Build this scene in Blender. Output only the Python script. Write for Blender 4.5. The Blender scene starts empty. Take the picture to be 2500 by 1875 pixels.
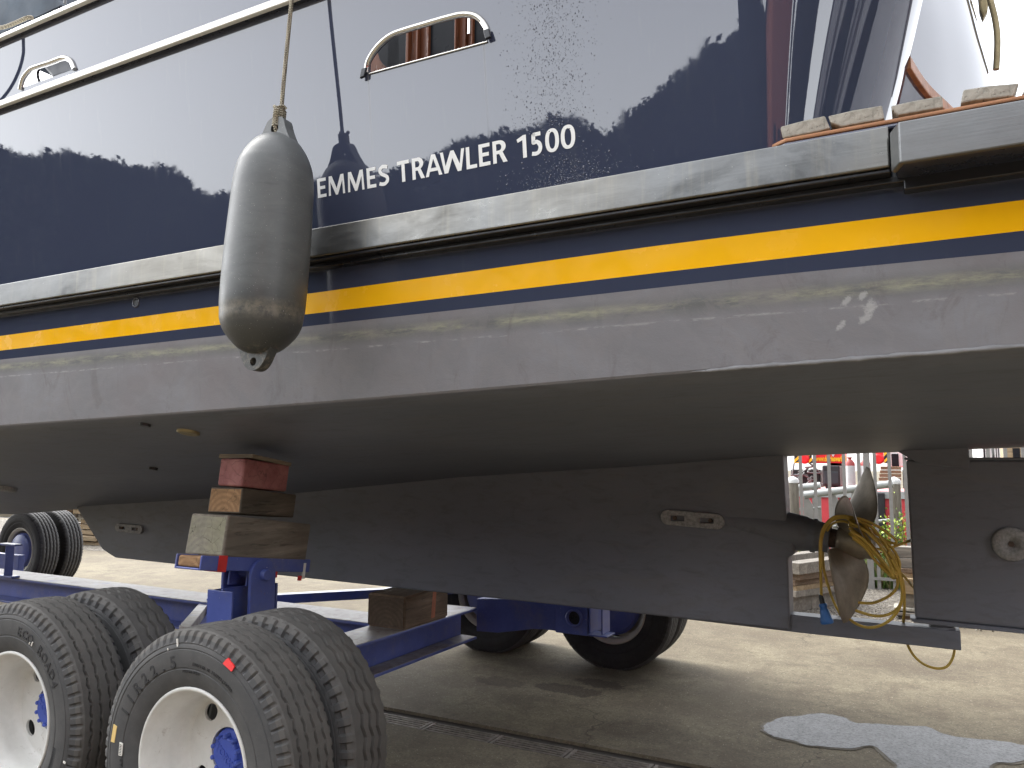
import bpy, bmesh, math, random
import numpy as np
from mathutils import Vector, Matrix
from mathutils.geometry import tessellate_polygon
random.seed(7); rng = np.random.default_rng(7)
SC = bpy.context.scene; COL = SC.collection
PI = math.pi; R = math.radians

# ------------------------------------------------------------------ camera
# x runs towards the stern of the boat, y away from the camera, z up
H = 1.67; FPX = 1878.0; CX, CY = 1250.0, 937.5
YAW, PITCH, ROLL = R(27.70), R(6.11), R(0.39)
def _axes():
    cy, sy, cp, sp = math.cos(YAW), math.sin(YAW), math.cos(PITCH), math.sin(PITCH)
    f = Vector((-sy*cp, cy*cp, sp)); r = Vector((cy, sy, 0)); u = r.cross(f)
    return (math.cos(ROLL)*r + math.sin(ROLL)*u, -math.sin(ROLL)*r + math.cos(ROLL)*u, f)
AR, AU, AF = _axes()
cam = bpy.data.cameras.new('camera'); camo = bpy.data.objects.new('camera', cam); COL.objects.link(camo)
cam.sensor_width = 36; cam.lens = FPX/2500*36; cam.clip_start = .05; cam.clip_end = 2000
m = Matrix((AR, AU, -AF)).transposed().to_4x4(); m.translation = Vector((0, 0, H)); camo.matrix_world = m
SC.camera = camo
SC.render.resolution_x, SC.render.resolution_y = 1024, 768
# ------------------------------------------------------------------ light
SUN_EL, SUN_AZ = R(47), R(288)      # azimuth measured from +y clockwise
W = bpy.data.worlds.new('World'); SC.world = W; W.use_nodes = True
nt = W.node_tree; bg = nt.nodes['Background']
sky = nt.nodes.new('ShaderNodeTexSky'); sky.sky_type = 'NISHITA'; sky.sun_disc = False
sky.sun_elevation = SUN_EL; sky.sun_rotation = SUN_AZ
sky.air_density = 1.0; sky.dust_density = 2.0; sky.ozone_density = 1.0; sky.altitude = 0
hs = nt.nodes.new('ShaderNodeHueSaturation'); hs.inputs['Saturation'].default_value = .16
nt.links.new(sky.outputs[0], hs.inputs['Color']); nt.links.new(hs.outputs[0], bg.inputs[0])
bg.inputs[1].default_value = .15
sl = bpy.data.lights.new('sun', 'SUN'); sl.energy = .5; sl.angle = R(40); sl.color = (1, .96, .88)
so = bpy.data.objects.new('sun', sl); COL.objects.link(so)
sd = Vector((math.sin(SUN_AZ)*math.cos(SUN_EL), math.cos(SUN_AZ)*math.cos(SUN_EL), math.sin(SUN_EL)))
so.rotation_euler = sd.to_track_quat('Z', 'Y').to_euler(); so.location = (0, 0, 30)
SC.view_settings.view_transform = 'Standard'; SC.view_settings.look = 'None'
SC.view_settings.exposure = 2.4; SC.view_settings.gamma = 1
SC.render.engine = 'CYCLES'; SC.cycles.max_bounces = 8

# ------------------------------------------------------------------ measuring helpers (photo pixel -> point on a known plane)
def ray(px, py): px, py = float(px), float(py); return (px-CX)/FPX*AR - (py-CY)/FPX*AU + AF
def at(px, py, X=None, Y=None, Z=None):
    d = ray(px, py); t = X/d.x if X is not None else Y/d.y if Y is not None else (Z-H)/d.z
    return Vector((d.x*t, d.y*t, d.z*t+H))
FL = .13                                                       # flare of the topsides
def ytop(z): return 2.31-FL*(z-2.62)
def attop(px, py, off=0.):
    d = ray(px, py); n = Vector((0, -1, -FL)).normalized(); p = Vector((0, 2.31, 2.62-H))
    t = p.dot(n)/d.dot(n)*(1) if not off else (p.dot(n)+off)/d.dot(n)
    return Vector((d.x*t, d.y*t, d.z*t+H))

# ------------------------------------------------------------------ materials
MATS = {}
BZ = .78                                                       # height of the boat's base above the yard
class NT:
    def __init__(s, name):
        s.m = bpy.data.materials.new(name); s.m.use_nodes = True; s.t = s.m.node_tree
        s.b = s.t.nodes['Principled BSDF']; s.tc = s.t.nodes.new('ShaderNodeTexCoord'); MATS[name] = s.m
    def n(s, typ, **k):
        o = s.t.nodes.new(typ)
        for a, v in k.items(): setattr(o, a, v)
        return o
    def l(s, a, b): s.t.links.new(a, b)
    def co(s, scale=(1, 1, 1), rot=(0, 0, 0)):
        mp = s.n('ShaderNodeMapping'); mp.inputs['Scale'].default_value = scale; mp.inputs['Rotation'].default_value = rot
        s.l(s.tc.outputs['Object'], mp.inputs[0]); return mp.outputs[0]
    def noise(s, scale=5, detail=6, rough=.6, co=None, dist=0):
        o = s.n('ShaderNodeTexNoise'); o.inputs['Scale'].default_value = scale; o.inputs['Detail'].default_value = detail
        o.inputs['Roughness'].default_value = rough; o.inputs['Distortion'].default_value = dist
        s.l(co or s.tc.outputs['Object'], o.inputs['Vector']); return o.outputs['Fac']
    def ramp(s, fac, stops, interp='LINEAR'):
        o = s.n('ShaderNodeValToRGB'); e = o.color_ramp.elements; o.color_ramp.interpolation = interp
        while len(e) < len(stops): e.new(.5)
        for i, (p, c) in enumerate(stops):
            e[i].position = p; e[i].color = (c, c, c, 1) if not isinstance(c, tuple) else (*c, 1)
        s.l(fac, o.inputs[0]); return o.outputs[0]
    def mix(s, fac, a, b, mode='MIX'):
        o = s.n('ShaderNodeMix', data_type='RGBA', blend_type=mode)
        for i, v in ((0, fac), (6, a), (7, b)):
            if isinstance(v, (int, float)): o.inputs[i].default_value = v
            elif isinstance(v, tuple): o.inputs[i].default_value = (*v, 1)
            else: s.l(v, o.inputs[i])
        return o.outputs[2]
    def math(s, op, a, b=0., c=None):
        o = s.n('ShaderNodeMath', operation=op)
        for i, v in enumerate((a, b, c)):
            if v is None: continue
            if isinstance(v, (int, float)): o.inputs[i].default_value = v
            else: s.l(v, o.inputs[i])
        return o.outputs[0]
    def xyz(s):
        o = s.n('ShaderNodeSeparateXYZ'); s.l(s.tc.outputs['Object'], o.inputs[0]); return o.outputs
    def bump(s, h, strength=.3, dist=.01, normal=None):
        o = s.n('ShaderNodeBump'); o.inputs['Strength'].default_value = strength; o.inputs['Distance'].default_value = dist
        s.l(h, o.inputs['Height'])
        if normal: s.l(normal, o.inputs['Normal'])
        s.l(o.outputs[0], s.b.inputs['Normal']); return o.outputs[0]
    def set(s, col=None, rough=None, metal=0, ior=None, spec=None, **k):
        for key, v in (('Base Color', col), ('Roughness', rough), ('Metallic', metal), ('IOR', ior), ('Specular IOR Level', spec)):
            if v is None: continue
            if isinstance(v, tuple): s.b.inputs[key].default_value = (*v, 1)
            elif isinstance(v, (int, float)): s.b.inputs[key].default_value = v
            else: s.l(v, s.b.inputs[key])
        return s.m

def plain(name, col, rough=.5, metal=0, var=.25, scale=8, bump=.15, bscale=60, spec=None, stretch=(1, 1, 1)):
    s = NT(name); c = s.co(stretch)
    f = s.noise(scale, 6, .65, c); dk = tuple(x*(1-var) for x in col); lt = tuple(min(1, x*(1+var)) for x in col)
    colr = s.ramp(f, [(.3, dk), (.7, lt)])
    rg = s.ramp(s.noise(scale*2.3, 4, .6, c), [(.3, max(.02, rough-.1)), (.7, min(1, rough+.1))])
    if bump: s.bump(s.noise(bscale, 4, .6, c), bump, .004)
    return s.set(colr, rg, metal, spec=spec)

def navy(name, ior, wav):
    s = NT(name); x = s.xyz()
    big = s.noise(1.1, 2, .5); fine = s.noise(420, 2, .5)
    h = s.math('ADD', s.math('MULTIPLY', big, wav), s.math('MULTIPLY', fine, .0003))
    s.bump(h, .35, .02)
    # faint vertical run marks and dust
    streak = s.noise(1, 3, .6, s.co((26, 26, .6)))
    st = s.ramp(streak, [(.62, 0.), (.85, .7)])
    col = s.mix(st, (.046, .055, .092), (.064, .072, .100))
    rg = s.ramp(streak, [(.45, .012), (.85, .06)])
    if ior > 1.8:                                               # dirt runs below the two ends of the scupper
        for px in (903, 1189):
            q = attop(px, 260).x+3; d = s.math('ABSOLUTE', s.math('SUBTRACT', x[0], q)); zl = s.n('ShaderNodeMapRange'); s.l(x[2], zl.inputs[0])
            zl.inputs[1].default_value = 3.225-BZ; zl.inputs[2].default_value = 3.215-BZ; zf = s.n('ShaderNodeMapRange'); s.l(x[2], zf.inputs[0]); zf.inputs[1].default_value = 2.80-BZ; zf.inputs[2].default_value = 3.2-BZ
            k = s.math('MULTIPLY', s.math('MULTIPLY', zl.outputs[0], zf.outputs[0]), s.ramp(s.math('ADD', d, s.math('MULTIPLY', streak, .006)), [(.004, 1.), (.011, 0.)]))
            col = s.mix(s.math('MULTIPLY', k, .5), col, (.17, .17, .165)); rg = s.math('ADD', rg, s.math('MULTIPLY', k, .3))
    return s.set(col, rg, 0, ior=ior)
navy('navy_gloss_paint', 1.88, .02)
navy('navy_lower_paint', 1.7, .05)
plain('yellow_stripe_paint', (.96, .50, .007), .22, var=.05, scale=3, bump=0)
plain('rubbing_black', (.012, .013, .018), .35, var=.2)
plain('underside_shade_navy', (.022, .026, .042), .3, var=.1, bump=0)  # dark navy for undersides, their shade put into the colour

def antifoul_band():
    s = NT('grey_antifouling'); x = s.xyz()
    n1 = s.noise(2.3, 7, .62, s.co((1, 1, 1.6)), .8); n2 = s.noise(9, 6, .7, s.co((1, 1, 1.2)), 1.5)
    c = s.ramp(n1, [(.3, (.165, .166, .177)), (.5, (.188, .185, .197)), (.72, (.213, .216, .234))])
    pinkish = s.ramp(s.noise(1.4, 4, .6), [(.5, 0.), (.7, 1.)])
    c = s.mix(s.math('MULTIPLY', pinkish, .5), c, (.162, .131, .135))
    sw = s.n('ShaderNodeTexVoronoi', feature='DISTANCE_TO_EDGE'); sw.inputs['Scale'].default_value = 5
    s.l(s.tc.outputs['Object'], sw.inputs['Vector'])
    swr = s.n('ShaderNodeTexWave', wave_type='RINGS', rings_direction='SPHERICAL'); swr.inputs['Scale'].default_value = 3.0
    swr.inputs['Distortion'].default_value = 9; swr.inputs['Detail'].default_value = 4; swr.inputs['Detail Scale'].default_value = 1.6
    s.l(s.tc.outputs['Object'], swr.inputs['Vector'])
    scr = s.ramp(swr.outputs['Fac'], [(.82, 0.), (.97, 1.)])
    c = s.mix(s.math('MULTIPLY', s.math('MULTIPLY', scr, n2), .22), c, (.246, .244, .246))
    # greenish scum line just under the boot top, dark strip above it
    zz = s.math('ADD', x[2], BZ)
    def bandz(lo, hi, soft):
        a = s.n('ShaderNodeMapRange'); a.inputs[1].default_value = lo-soft; a.inputs[2].default_value = lo+soft; s.l(zz, a.inputs[0])
        b = s.n('ShaderNodeMapRange'); b.inputs[1].default_value = hi+soft; b.inputs[2].default_value = hi-soft; s.l(zz, b.inputs[0])
        return s.math('MULTIPLY', a.outputs[0], b.outputs[0])
    nn = s.ramp(s.noise(5, 7, .75, s.co((1, 1, 5))), [(.42, 0.), (.62, 1.)])
    c = s.mix(s.math('MULTIPLY', bandz(2.155, 2.20, .02), .75), c, (.109, .112, .107))
    c = s.mix(s.math('MULTIPLY', s.math('MULTIPLY', bandz(2.165, 2.195, .012), nn), .9), c, (.304, .304, .225))
    ln = s.ramp(s.noise(14, 5, .7, s.co((1, 1, 4))), [(.5, 0.), (.6, 1.)])
    c = s.mix(s.math('MULTIPLY', s.math('MULTIPLY', bandz(2.128, 2.133, .003), ln), .8), c, (.362, .362, .355))
    # dark drip streaks
    dr = s.ramp(s.noise(1, 4, .7, s.co((30, 30, 1.5))), [(.6, 0.), (.75, 1.)])
    c = s.mix(s.math('MULTIPLY', dr, .25), c, (.116, .109, .109))
    spk = s.ramp(s.noise(85, 3, .6), [(.72, 0.), (.78, 1.)])
    c = s.mix(s.math('MULTIPLY', spk, .35), c, (.319, .319, .319))
    for px, py, rx, rz in ((2065, 735, .022, .016), (2105, 722, .018, .016), (2125, 748, .022, .028), (2115, 772, .026, .018), (2053, 793, .018, .015)):
        q = at(px, py, Y=2.36); dx = s.math('DIVIDE', s.math('SUBTRACT', x[0], q.x+3), rx); dz = s.math('DIVIDE', s.math('SUBTRACT', s.math('SUBTRACT', x[2], q.z-BZ), s.math('MULTIPLY', s.math('SUBTRACT', x[0], q.x+3), .6)), rz)
        d = s.math('SQRT', s.math('ADD', s.math('MULTIPLY', dx, dx), s.math('MULTIPLY', dz, dz)))
        k = s.ramp(s.math('ADD', d, s.math('MULTIPLY', s.math('SUBTRACT', s.noise(60, 5, .8), .5), 2.2)), [(.45, .7), (.85, 0.)]); c = s.mix(k, c, (.38, .38, .375))
    pt = s.ramp(s.noise(3.2, 7, .75, s.co((1, 1, 1)), 2.2), [(.50, 0.), (.56, .35)]); c = s.mix(pt, c, (.20, .19, .195))
    pt2 = s.ramp(s.noise(6, 7, .75, s.co((1, 1, .5)), 1.2), [(.56, 0.), (.66, .4)]); c = s.mix(pt2, c, (.115, .10, .105))
    s.bump(s.math('ADD', n2, s.math('MULTIPLY', s.noise(120, 4, .7), .5)), .22, .006)
    return s.set(c, .62, 0, spec=.35)
antifoul_band()
def antifoul_under():
    s = NT('shaded_antifouling')  # band paint again, the shade under the hull put into its colour
    n1 = s.noise(1.7, 6, .6, s.co((.5, 1, 1))); n2 = s.noise(16, 5, .7, s.co((.35, 1.4, 1)), .8)
    c = s.ramp(n1, [(.3, (.133, .144, .173)), (.55, (.155, .167, .199)), (.75, (.186, .196, .232))])
    c = s.mix(s.ramp(n2, [(.5, 0.), (.75, .45)]), c, (.071, .070, .073))
    n3 = s.ramp(s.noise(30, 6, .75, s.co((.5, 1, 1)), 2.), [(.55, 0.), (.75, .35)]); c = s.mix(n3, c, (.136, .134, .136))
    sm = s.ramp(s.noise(2.6, 7, .72, s.co((.35, 1, 1.3)), 1.6), [(.52, 0.), (.72, .55)]); c = s.mix(sm, c, (.165, .162, .165))
    fs_ = s.ramp(s.noise(1, 5, .7, s.co((2, 40, 40))), [(.60, 0.), (.72, .35)]); c = s.mix(fs_, c, (.19, .185, .185))
    sp = s.ramp(s.noise(70, 3, .6), [(.73, 0.), (.78, .5)]); c = s.mix(sp, c, (.22, .215, .21))
    s.bump(s.math('ADD', n2, s.math('MULTIPLY', s.noise(90, 4, .7), .4)), .2, .006)
    return s.set(c, .5, 0, spec=.4)
antifoul_under()
def stainless(name, col, ro, warm=False):
    s = NT(name)
    n1 = s.noise(2.2, 6, .65, s.co((1, 1, 2)), .6); br = s.noise(1, 3, .6, s.co((1.5, 1.5, 160)))
    dn = s.ramp(s.noise(1, 4, .7, s.co((24, 24, 1.2))), [(.52, 0.), (.72, 1.)])
    c = s.ramp(n1, [(.28, tuple(x*.45 for x in col)), (.45, tuple(x*.8 for x in col)), (.7, col)])
    if warm:
        wx = s.ramp(s.noise(.9, 3, .5), [(.45, 0.), (.6, 1.)])
        c = s.mix(s.math('MULTIPLY', wx, .65), c, (.25, .235, .20))
        c = s.mix(s.math('MULTIPLY', dn, .3), c, (.34, .315, .25))
        sp = s.ramp(s.noise(160, 2, .5), [(.74, 0.), (.78, 1.)]); c = s.mix(s.math('MULTIPLY', sp, .5), c, (.6, .6, .57))
    rg = s.ramp(s.noise(3.2, 6, .7, s.co((1, 1, 2)), 1.2), [(.3, ro-.12), (.7, ro+.16)])
    s.bump(br, .08, .003)
    return s.set(c, rg, .92)
stainless('stainless_rubbing_rail', (.225, .23, .23), .36, True)
stainless('stainless_polished', (.78, .76, .72), .14)
stainless('grey_steel_band', (.24, .245, .245), .42)
plain('white_rail_paint', (.86, .85, .80), .3, var=.05, scale=3, bump=.03)
plain('white_lettering', (.80, .81, .80), .3, var=.02, bump=0)
def wood(name, c1, c2, axis, scale=6, ring=18, rough=.75, cr=.5):
    s = NT(name); st = [1., 1., 1.]; st[axis] = .09
    cc = s.co(tuple(st)); n1 = s.noise(scale*3, 8, .7, cc, .4); n2 = s.noise(scale*.5, 4, .6)
    w = s.noise(ring*4, 3, .6, cc)
    c = s.ramp(n1, [(.25, tuple(x*.45 for x in c1)), (.5, c1), (.75, c2)])
    c = s.mix(s.ramp(n2, [(.4, 0.), (.7, .55)]), c, tuple(x*.6 for x in c1))
    ck = s.ramp(w, [(.60, 0.), (.68, 1.)])
    c = s.mix(s.math('MULTIPLY', ck, cr), c, (.02, .018, .015))
    s.bump(s.math('SUBTRACT', n1, s.math('MULTIPLY', ck, .8)), .5, .008)
    return s.set(c, rough, 0, spec=.25)
wood('timber_weathered', (.203, .176, .142), (.338, .297, .243), 1, cr=.35)
wood('timber_dark', (.101, .084, .065), (.176, .142, .108), 1)
wood('timber_brown', (.155, .108, .074), (.270, .203, .149), 1)
wood('timber_grey_planks', (.216, .194, .166), (.346, .317, .274), 0, cr=.3)
wood('timber_tan_planks', (.302, .223, .137), (.432, .346, .230), 0, cr=.3)
wood('timber_wedge', (.36, .34, .29), (.55, .52, .46), 1, 9, cr=.3)
wood('timber_post', (.216, .194, .158), (.324, .302, .259), 2, cr=.6)
wood('teak', (.42, .20, .10), (.55, .29, .16), 0, 5, rough=.45, cr=.1)
wood('mahogany', (.17, .055, .022), (.26, .09, .038), 2, 4, rough=.25, cr=.15)
def endgrain(name, c1, c2, tint=None, cen=(0, 0, 0)):
    s = NT(name); x = s.xyz()
    wv = s.n('ShaderNodeTexWave', wave_type='RINGS', rings_direction='Y'); wv.inputs['Scale'].default_value = 11
    wv.inputs['Distortion'].default_value = 2.5; wv.inputs['Detail'].default_value = 3
    mp = s.n('ShaderNodeMapping'); mp.inputs['Location'].default_value = tuple(-v for v in cen); s.l(s.tc.outputs['Object'], mp.inputs[0]); s.l(mp.outputs[0], wv.inputs['Vector'])
    n = s.noise(14, 7, .7); c = s.mix(wv.outputs['Fac'], c1, c2)
    c = s.mix(s.ramp(n, [(.35, .7), (.65, 0.)]), c, tuple(v*.5 for v in c1))
    if tint: c = s.mix(s.ramp(s.noise(5, 3, .5), [(.40, 0.), (.75, .6)]), c, tint)
    v = s.n('ShaderNodeTexVoronoi', feature='DISTANCE_TO_EDGE'); v.inputs['Scale'].default_value = 19
    wp = s.n('ShaderNodeVectorMath', operation='MULTIPLY_ADD'); nv = s.n('ShaderNodeTexNoise'); nv.inputs['Scale'].default_value = 16; nv.inputs['Detail'].default_value = 5; s.l(s.tc.outputs['Object'], nv.inputs['Vector']); s.l(nv.outputs['Color'], wp.inputs[0]); wp.inputs[1].default_value = (.05, .05, .05); s.l(s.tc.outputs['Object'], wp.inputs[2]); s.l(wp.outputs[0], v.inputs['Vector'])
    ck = s.ramp(v.outputs['Distance'], [(.0, 1.), (.022, 0.)])
    ck = s.math('MULTIPLY', ck, s.ramp(s.noise(9, 3, .6), [(.45, 0.), (.55, 1.)]))
    c = s.mix(s.math('MULTIPLY', ck, .8), c, (.03, .027, .022)); s.bump(s.math('SUBTRACT', n, ck), .4, .006)
    return s.set(c, .8, 0, spec=.2)
endgrain('endgrain_grey', (.30, .28, .22), (.25, .23, .19), (.25, .245, .15))
endgrain('endgrain_tan', (.38, .23, .12), (.27, .155, .08))
endgrain('endgrain_brown', (.125, .09, .065), (.095, .07, .05))
def redblock():
    s = NT('faded_red_paint'); x = s.xyz(); n = s.noise(11, 7, .7)
    c = s.ramp(n, [(.3, (.20, .06, .06)), (.6, (.34, .14, .13)), (.8, (.42, .22, .20))])
    lo = s.n('ShaderNodeMapRange'); lo.inputs[1].default_value = .0; lo.inputs[2].default_value = -.055; s.l(x[2], lo.inputs[0])
    c = s.mix(s.math('MULTIPLY', lo.outputs[0], s.ramp(n, [(.3, .3), (.6, 1.)])), c, (.26, .21, .10))
    v = s.n('ShaderNodeTexVoronoi', feature='DISTANCE_TO_EDGE'); v.inputs['Scale'].default_value = 11
    wp = s.n('ShaderNodeVectorMath', operation='MULTIPLY_ADD'); nv = s.n('ShaderNodeTexNoise'); nv.inputs['Scale'].default_value = 14; nv.inputs['Detail'].default_value = 5; s.l(s.tc.outputs['Object'], nv.inputs['Vector']); s.l(nv.outputs['Color'], wp.inputs[0]); wp.inputs[1].default_value = (.07, .07, .07); s.l(s.tc.outputs['Object'], wp.inputs[2]); s.l(wp.outputs[0], v.inputs['Vector'])
    ck = s.ramp(v.outputs['Distance'], [(0., 1.), (.02, 0.)]); c = s.mix(s.math('MULTIPLY', ck, .5), c, (.05, .02, .02))
    s.bump(s.math('SUBTRACT', n, ck), .4, .006); return s.set(c, .7)
redblock()
def plyw():
    s = NT('plywood_edge'); x = s.xyz()
    w = s.math('SINE', s.math('MULTIPLY', x[2], 900)); c = s.mix(s.ramp(w, [(.3, 0.), (.6, 1.)]), (.16, .13, .09), (.34, .29, .21))
    return s.set(c, .8)
plyw()
def rubber(name, base, dust):
    s = NT(name); n = s.noise(7, 7, .7); n2 = s.noise(95, 4, .7)
    c = s.ramp(n, [(.3, base), (.7, dust)])
    sp = s.ramp(s.noise(330, 2, .5), [(.70, 0.), (.76, 1.)]); c = s.mix(s.math('MULTIPLY', sp, .35), c, (.35, .34, .32))
    s.bump(n2, .25, .003); return s.set(c, .72, 0, spec=.3)
rubber('tyre_rubber', (.060, .061, .063), (.098, .096, .094))
rubber('tyre_tread_rubber', (.085, .082, .078), (.135, .128, .118))
rubber('tyre_lettering_rubber', (.030, .030, .032), (.045, .045, .046))
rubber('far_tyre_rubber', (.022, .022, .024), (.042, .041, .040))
def wheelw():
    s = NT('wheel_white'); n = s.noise(6, 7, .7); c = s.ramp(n, [(.3, (.60, .595, .56)), (.6, (.72, .715, .68))])
    d = s.ramp(s.noise(9, 8, .75, None, 1.), [(.60, 0.), (.74, 1.)]); c = s.mix(s.math('MULTIPLY', d, .75), c, (.26, .21, .15))
    sp = s.ramp(s.noise(130, 3, .6), [(.70, 0.), (.76, 1.)]); c = s.mix(s.math('MULTIPLY', sp, .6), c, (.2, .17, .13)); s.bump(n, .06, .004); return s.set(c, .42)
wheelw()
plain('wheel_beige', (.48, .46, .40), .5, var=.12)
plain('hub_blue', (.05, .09, .42), .45, var=.12, bump=.2, bscale=150)
plain('red_paint_mark', (.75, .02, .02), .6, var=.15); plain('white_sticker', (.78, .76, .70), .6, var=.05); plain('yellow_mark', (.78, .56, .22), .5, var=.05, bump=0)
def tblue():
    s = NT('trailer_blue'); n = s.noise(5, 6, .65)
    c = s.ramp(n, [(.3, (.062, .088, .29)), (.7, (.090, .122, .39))])
    sp = s.ramp(s.noise(120, 2, .5), [(.735, 0.), (.76, 1.)]); c = s.mix(s.math('MULTIPLY', sp, .8), c, (.6, .62, .66))
    ch = s.ramp(s.noise(22, 6, .75), [(.64, 0.), (.70, 1.)]); c = s.mix(s.math('MULTIPLY', ch, .6), c, (.15, .09, .07))
    du = s.ramp(s.noise(3.5, 7, .7), [(.5, 0.), (.72, .5)]); c = s.mix(du, c, (.20, .19, .19))
    s.bump(s.noise(70, 3, .6), .08, .003); return s.set(c, .36, 0)
tblue()
def worn():
    s = NT('worn_flange_steel'); n = s.noise(7, 8, .75, s.co((1, 1, 1)), .6); n2 = s.noise(24, 5, .7, s.co((1, .4, 1)))
    c = s.ramp(n, [(.32, (.150, .112, .098)), (.48, (.285, .247, .232)), (.7, (.375, .367, .375))])
    c = s.mix(s.ramp(n2, [(.56, 0.), (.66, .6)]), c, (.12, .075, .06))
    c = s.mix(s.ramp(s.noise(3, 4, .6), [(.58, 0.), (.66, .5)]), c, (.09, .11, .30))
    s.bump(n2, .2, .004); return s.set(c, .5, .15)
worn()
def concrete():
    s = NT('yard_concrete'); x = s.xyz()
    n1 = s.noise(.55, 6, .62); n2 = s.noise(2.6, 8, .72, None, .7); n3 = s.noise(60, 5, .75); n4 = s.noise(14, 6, .7, None, .5)
    c = s.ramp(n1, [(.34, (.135, .112, .078)), (.47, (.19, .162, .112)), (.56, (.225, .195, .135)), (.68, (.26, .228, .152))])
    c = s.mix(s.ramp(n2, [(.36, .8), (.56, 0.)]), c, (.125, .10, .070))
    c = s.mix(s.ramp(n2, [(.58, 0.), (.72, .6)]), c, (.27, .24, .165))
    c = s.mix(s.ramp(n4, [(.34, .6), (.52, 0.)]), c, (.12, .10, .072))
    c = s.mix(s.ramp(n3, [(.32, .85), (.56, 0.)]), c, (.080, .068, .050))
    v = s.n('ShaderNodeTexVoronoi'); v.inputs['Scale'].default_value = 95; s.l(s.tc.outputs['Object'], v.inputs['Vector'])
    peb = s.math('MULTIPLY', s.ramp(v.outputs['Distance'], [(.20, 1.), (.30, 0.)]), s.ramp(s.noise(31, 3, .6), [(.55, 0.), (.62, 1.)]))
    c = s.mix(s.math('MULTIPLY', peb, .9), c, (.48, .44, .34))
    # tyre tracks and scrapes along the yard, shrinkage cracks
    tr_ = s.ramp(s.noise(1, 4, .6, s.co((.12, 2.6, 1))), [(.56, 0.), (.70, .45)]); c = s.mix(s.math('MULTIPLY', tr_, n4), c, (.07, .06, .048))
    wv = s.n('ShaderNodeVectorMath', operation='MULTIPLY_ADD'); nz_ = s.n('ShaderNodeTexNoise'); nz_.inputs['Scale'].default_value = 2.2; nz_.inputs['Detail'].default_value = 6; s.l(s.tc.outputs['Object'], nz_.inputs['Vector'])
    s.l(nz_.outputs['Color'], wv.inputs[0]); wv.inputs[1].default_value = (.9, .9, 0); s.l(s.tc.outputs['Object'], wv.inputs[2])
    vc = s.n('ShaderNodeTexVoronoi', feature='DISTANCE_TO_EDGE'); vc.inputs['Scale'].default_value = .42; s.l(wv.outputs[0], vc.inputs['Vector'])
    crk = s.math('MULTIPLY', s.ramp(vc.outputs['Distance'], [(.0, 1.), (.0035, 0.)]), s.ramp(s.noise(.8, 3, .5), [(.48, 0.), (.58, 1.)])); c = s.mix(s.math('MULTIPLY', crk, .7), c, (.05, .042, .032))
    # oil stains with a shape of their own
    def blob(cx, cy, rx, ry, amp=.9):
        a = s.math('DIVIDE', s.math('SUBTRACT', x[0], cx), rx); b = s.math('DIVIDE', s.math('SUBTRACT', x[1], cy), ry)
        d = s.math('SQRT', s.math('ADD', s.math('MULTIPLY', a, a), s.math('MULTIPLY', b, b)))
        nz = s.math('MULTIPLY', s.math('SUBTRACT', s.noise(5.5, 7, .72, None, .8), .5), amp*2.2)
        return s.ramp(s.math('ADD', d, nz), [(.80, 1.), (1.12, 0.)])
    st = blob(-2.24, 5.80, .24, .13)
    for bb, k in (((-2.40, 5.52, .30, .14), .85), ((-2.95, 5.46, .26, .13), .75), ((-2.62, 5.85, .8, .5, .7), .3), ((-1.6, 4.9, .35, .2), .3), ((-.2, 7.6, .7, .5), .22), ((-5.2, 8.4, .9, .6), .25)):
        st = s.math('MAXIMUM', st, s.math('MULTIPLY', blob(*bb), k))
    c = s.mix(s.math('MULTIPLY', st, s.ramp(n3, [(.3, .95), (.7, .6)])), c, (.038, .028, .024))
    # concrete darkened around the drain
    dy = s.math('ABSOLUTE', s.math('SUBTRACT', x[1], 4.39)); dm = s.ramp(s.math('ADD', dy, s.math('MULTIPLY', n2, .35)), [(.22, 1.), (.7, 0.)])
    c = s.mix(s.math('MULTIPLY', dm, .45), c, (.10, .082, .062))
    s.bump(s.math('ADD', s.math('SUBTRACT', n3, s.math('MULTIPLY', crk, 1.)), s.math('MULTIPLY', peb, .6)), .35, .006)
    return s.set(c, .88, 0, spec=.2)
concrete()
def gravel():
    s = NT('gravel_and_soil'); v = s.n('ShaderNodeTexVoronoi'); v.inputs['Scale'].default_value = 26; s.l(s.tc.outputs['Object'], v.inputs['Vector'])
    c = s.mix(s.ramp(v.outputs['Distance'], [(.1, 0.), (.55, 1.)]), (.238, .210, .168), (.063, .052, .038))
    c = s.mix(s.ramp(s.noise(60, 3, .6), [(.5, 0.), (.65, .7)]), c, (.364, .336, .294)); s.bump(v.outputs['Distance'], .8, .03); return s.set(c, .9)
gravel()
def puddlem():
    s = NT('puddle_water'); n = s.noise(5, 7, .7); n2 = s.noise(70, 5, .75)
    c = s.ramp(n, [(.35, (.125, .127, .128)), (.7, (.175, .178, .180))]); c = s.mix(s.ramp(n2, [(.34, .8), (.5, 0.)]), c, (.09, .088, .08))
    s.bump(n, .02, .003); return s.set(c, s.ramp(n2, [(.35, .6), (.6, .28)]), 0, ior=1.33, spec=.2)
def dampm():
    s = NT('damp_concrete'); n = s.noise(60, 5, .75); c = s.ramp(n, [(.3, (.085, .07, .052)), (.6, (.15, .128, .092))]); s.bump(n, .3, .005); return s.set(c, .7, 0, spec=.25)
dampm()
puddlem()
plain('fence_galvanised', (.27, .265, .25), .5, .3, var=.12); plain('handrail_grey', (.36, .375, .365), .45, .2, var=.1)
plain('ship_red', (.55, .055, .065), .4, var=.08, bump=0); plain('machine_red', (.72, .015, .02), .35, var=.05, bump=0)
plain('machine_black', (.012, .012, .014), .5, var=.3); plain('sign_yellow', (.85, .48, .01), .5, var=.03, bump=0)
plain('cylinder_grey', (.48, .50, .50), .4, .3, var=.1); plain('cylinder_red', (.30, .05, .045), .5, var=.2)
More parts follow.
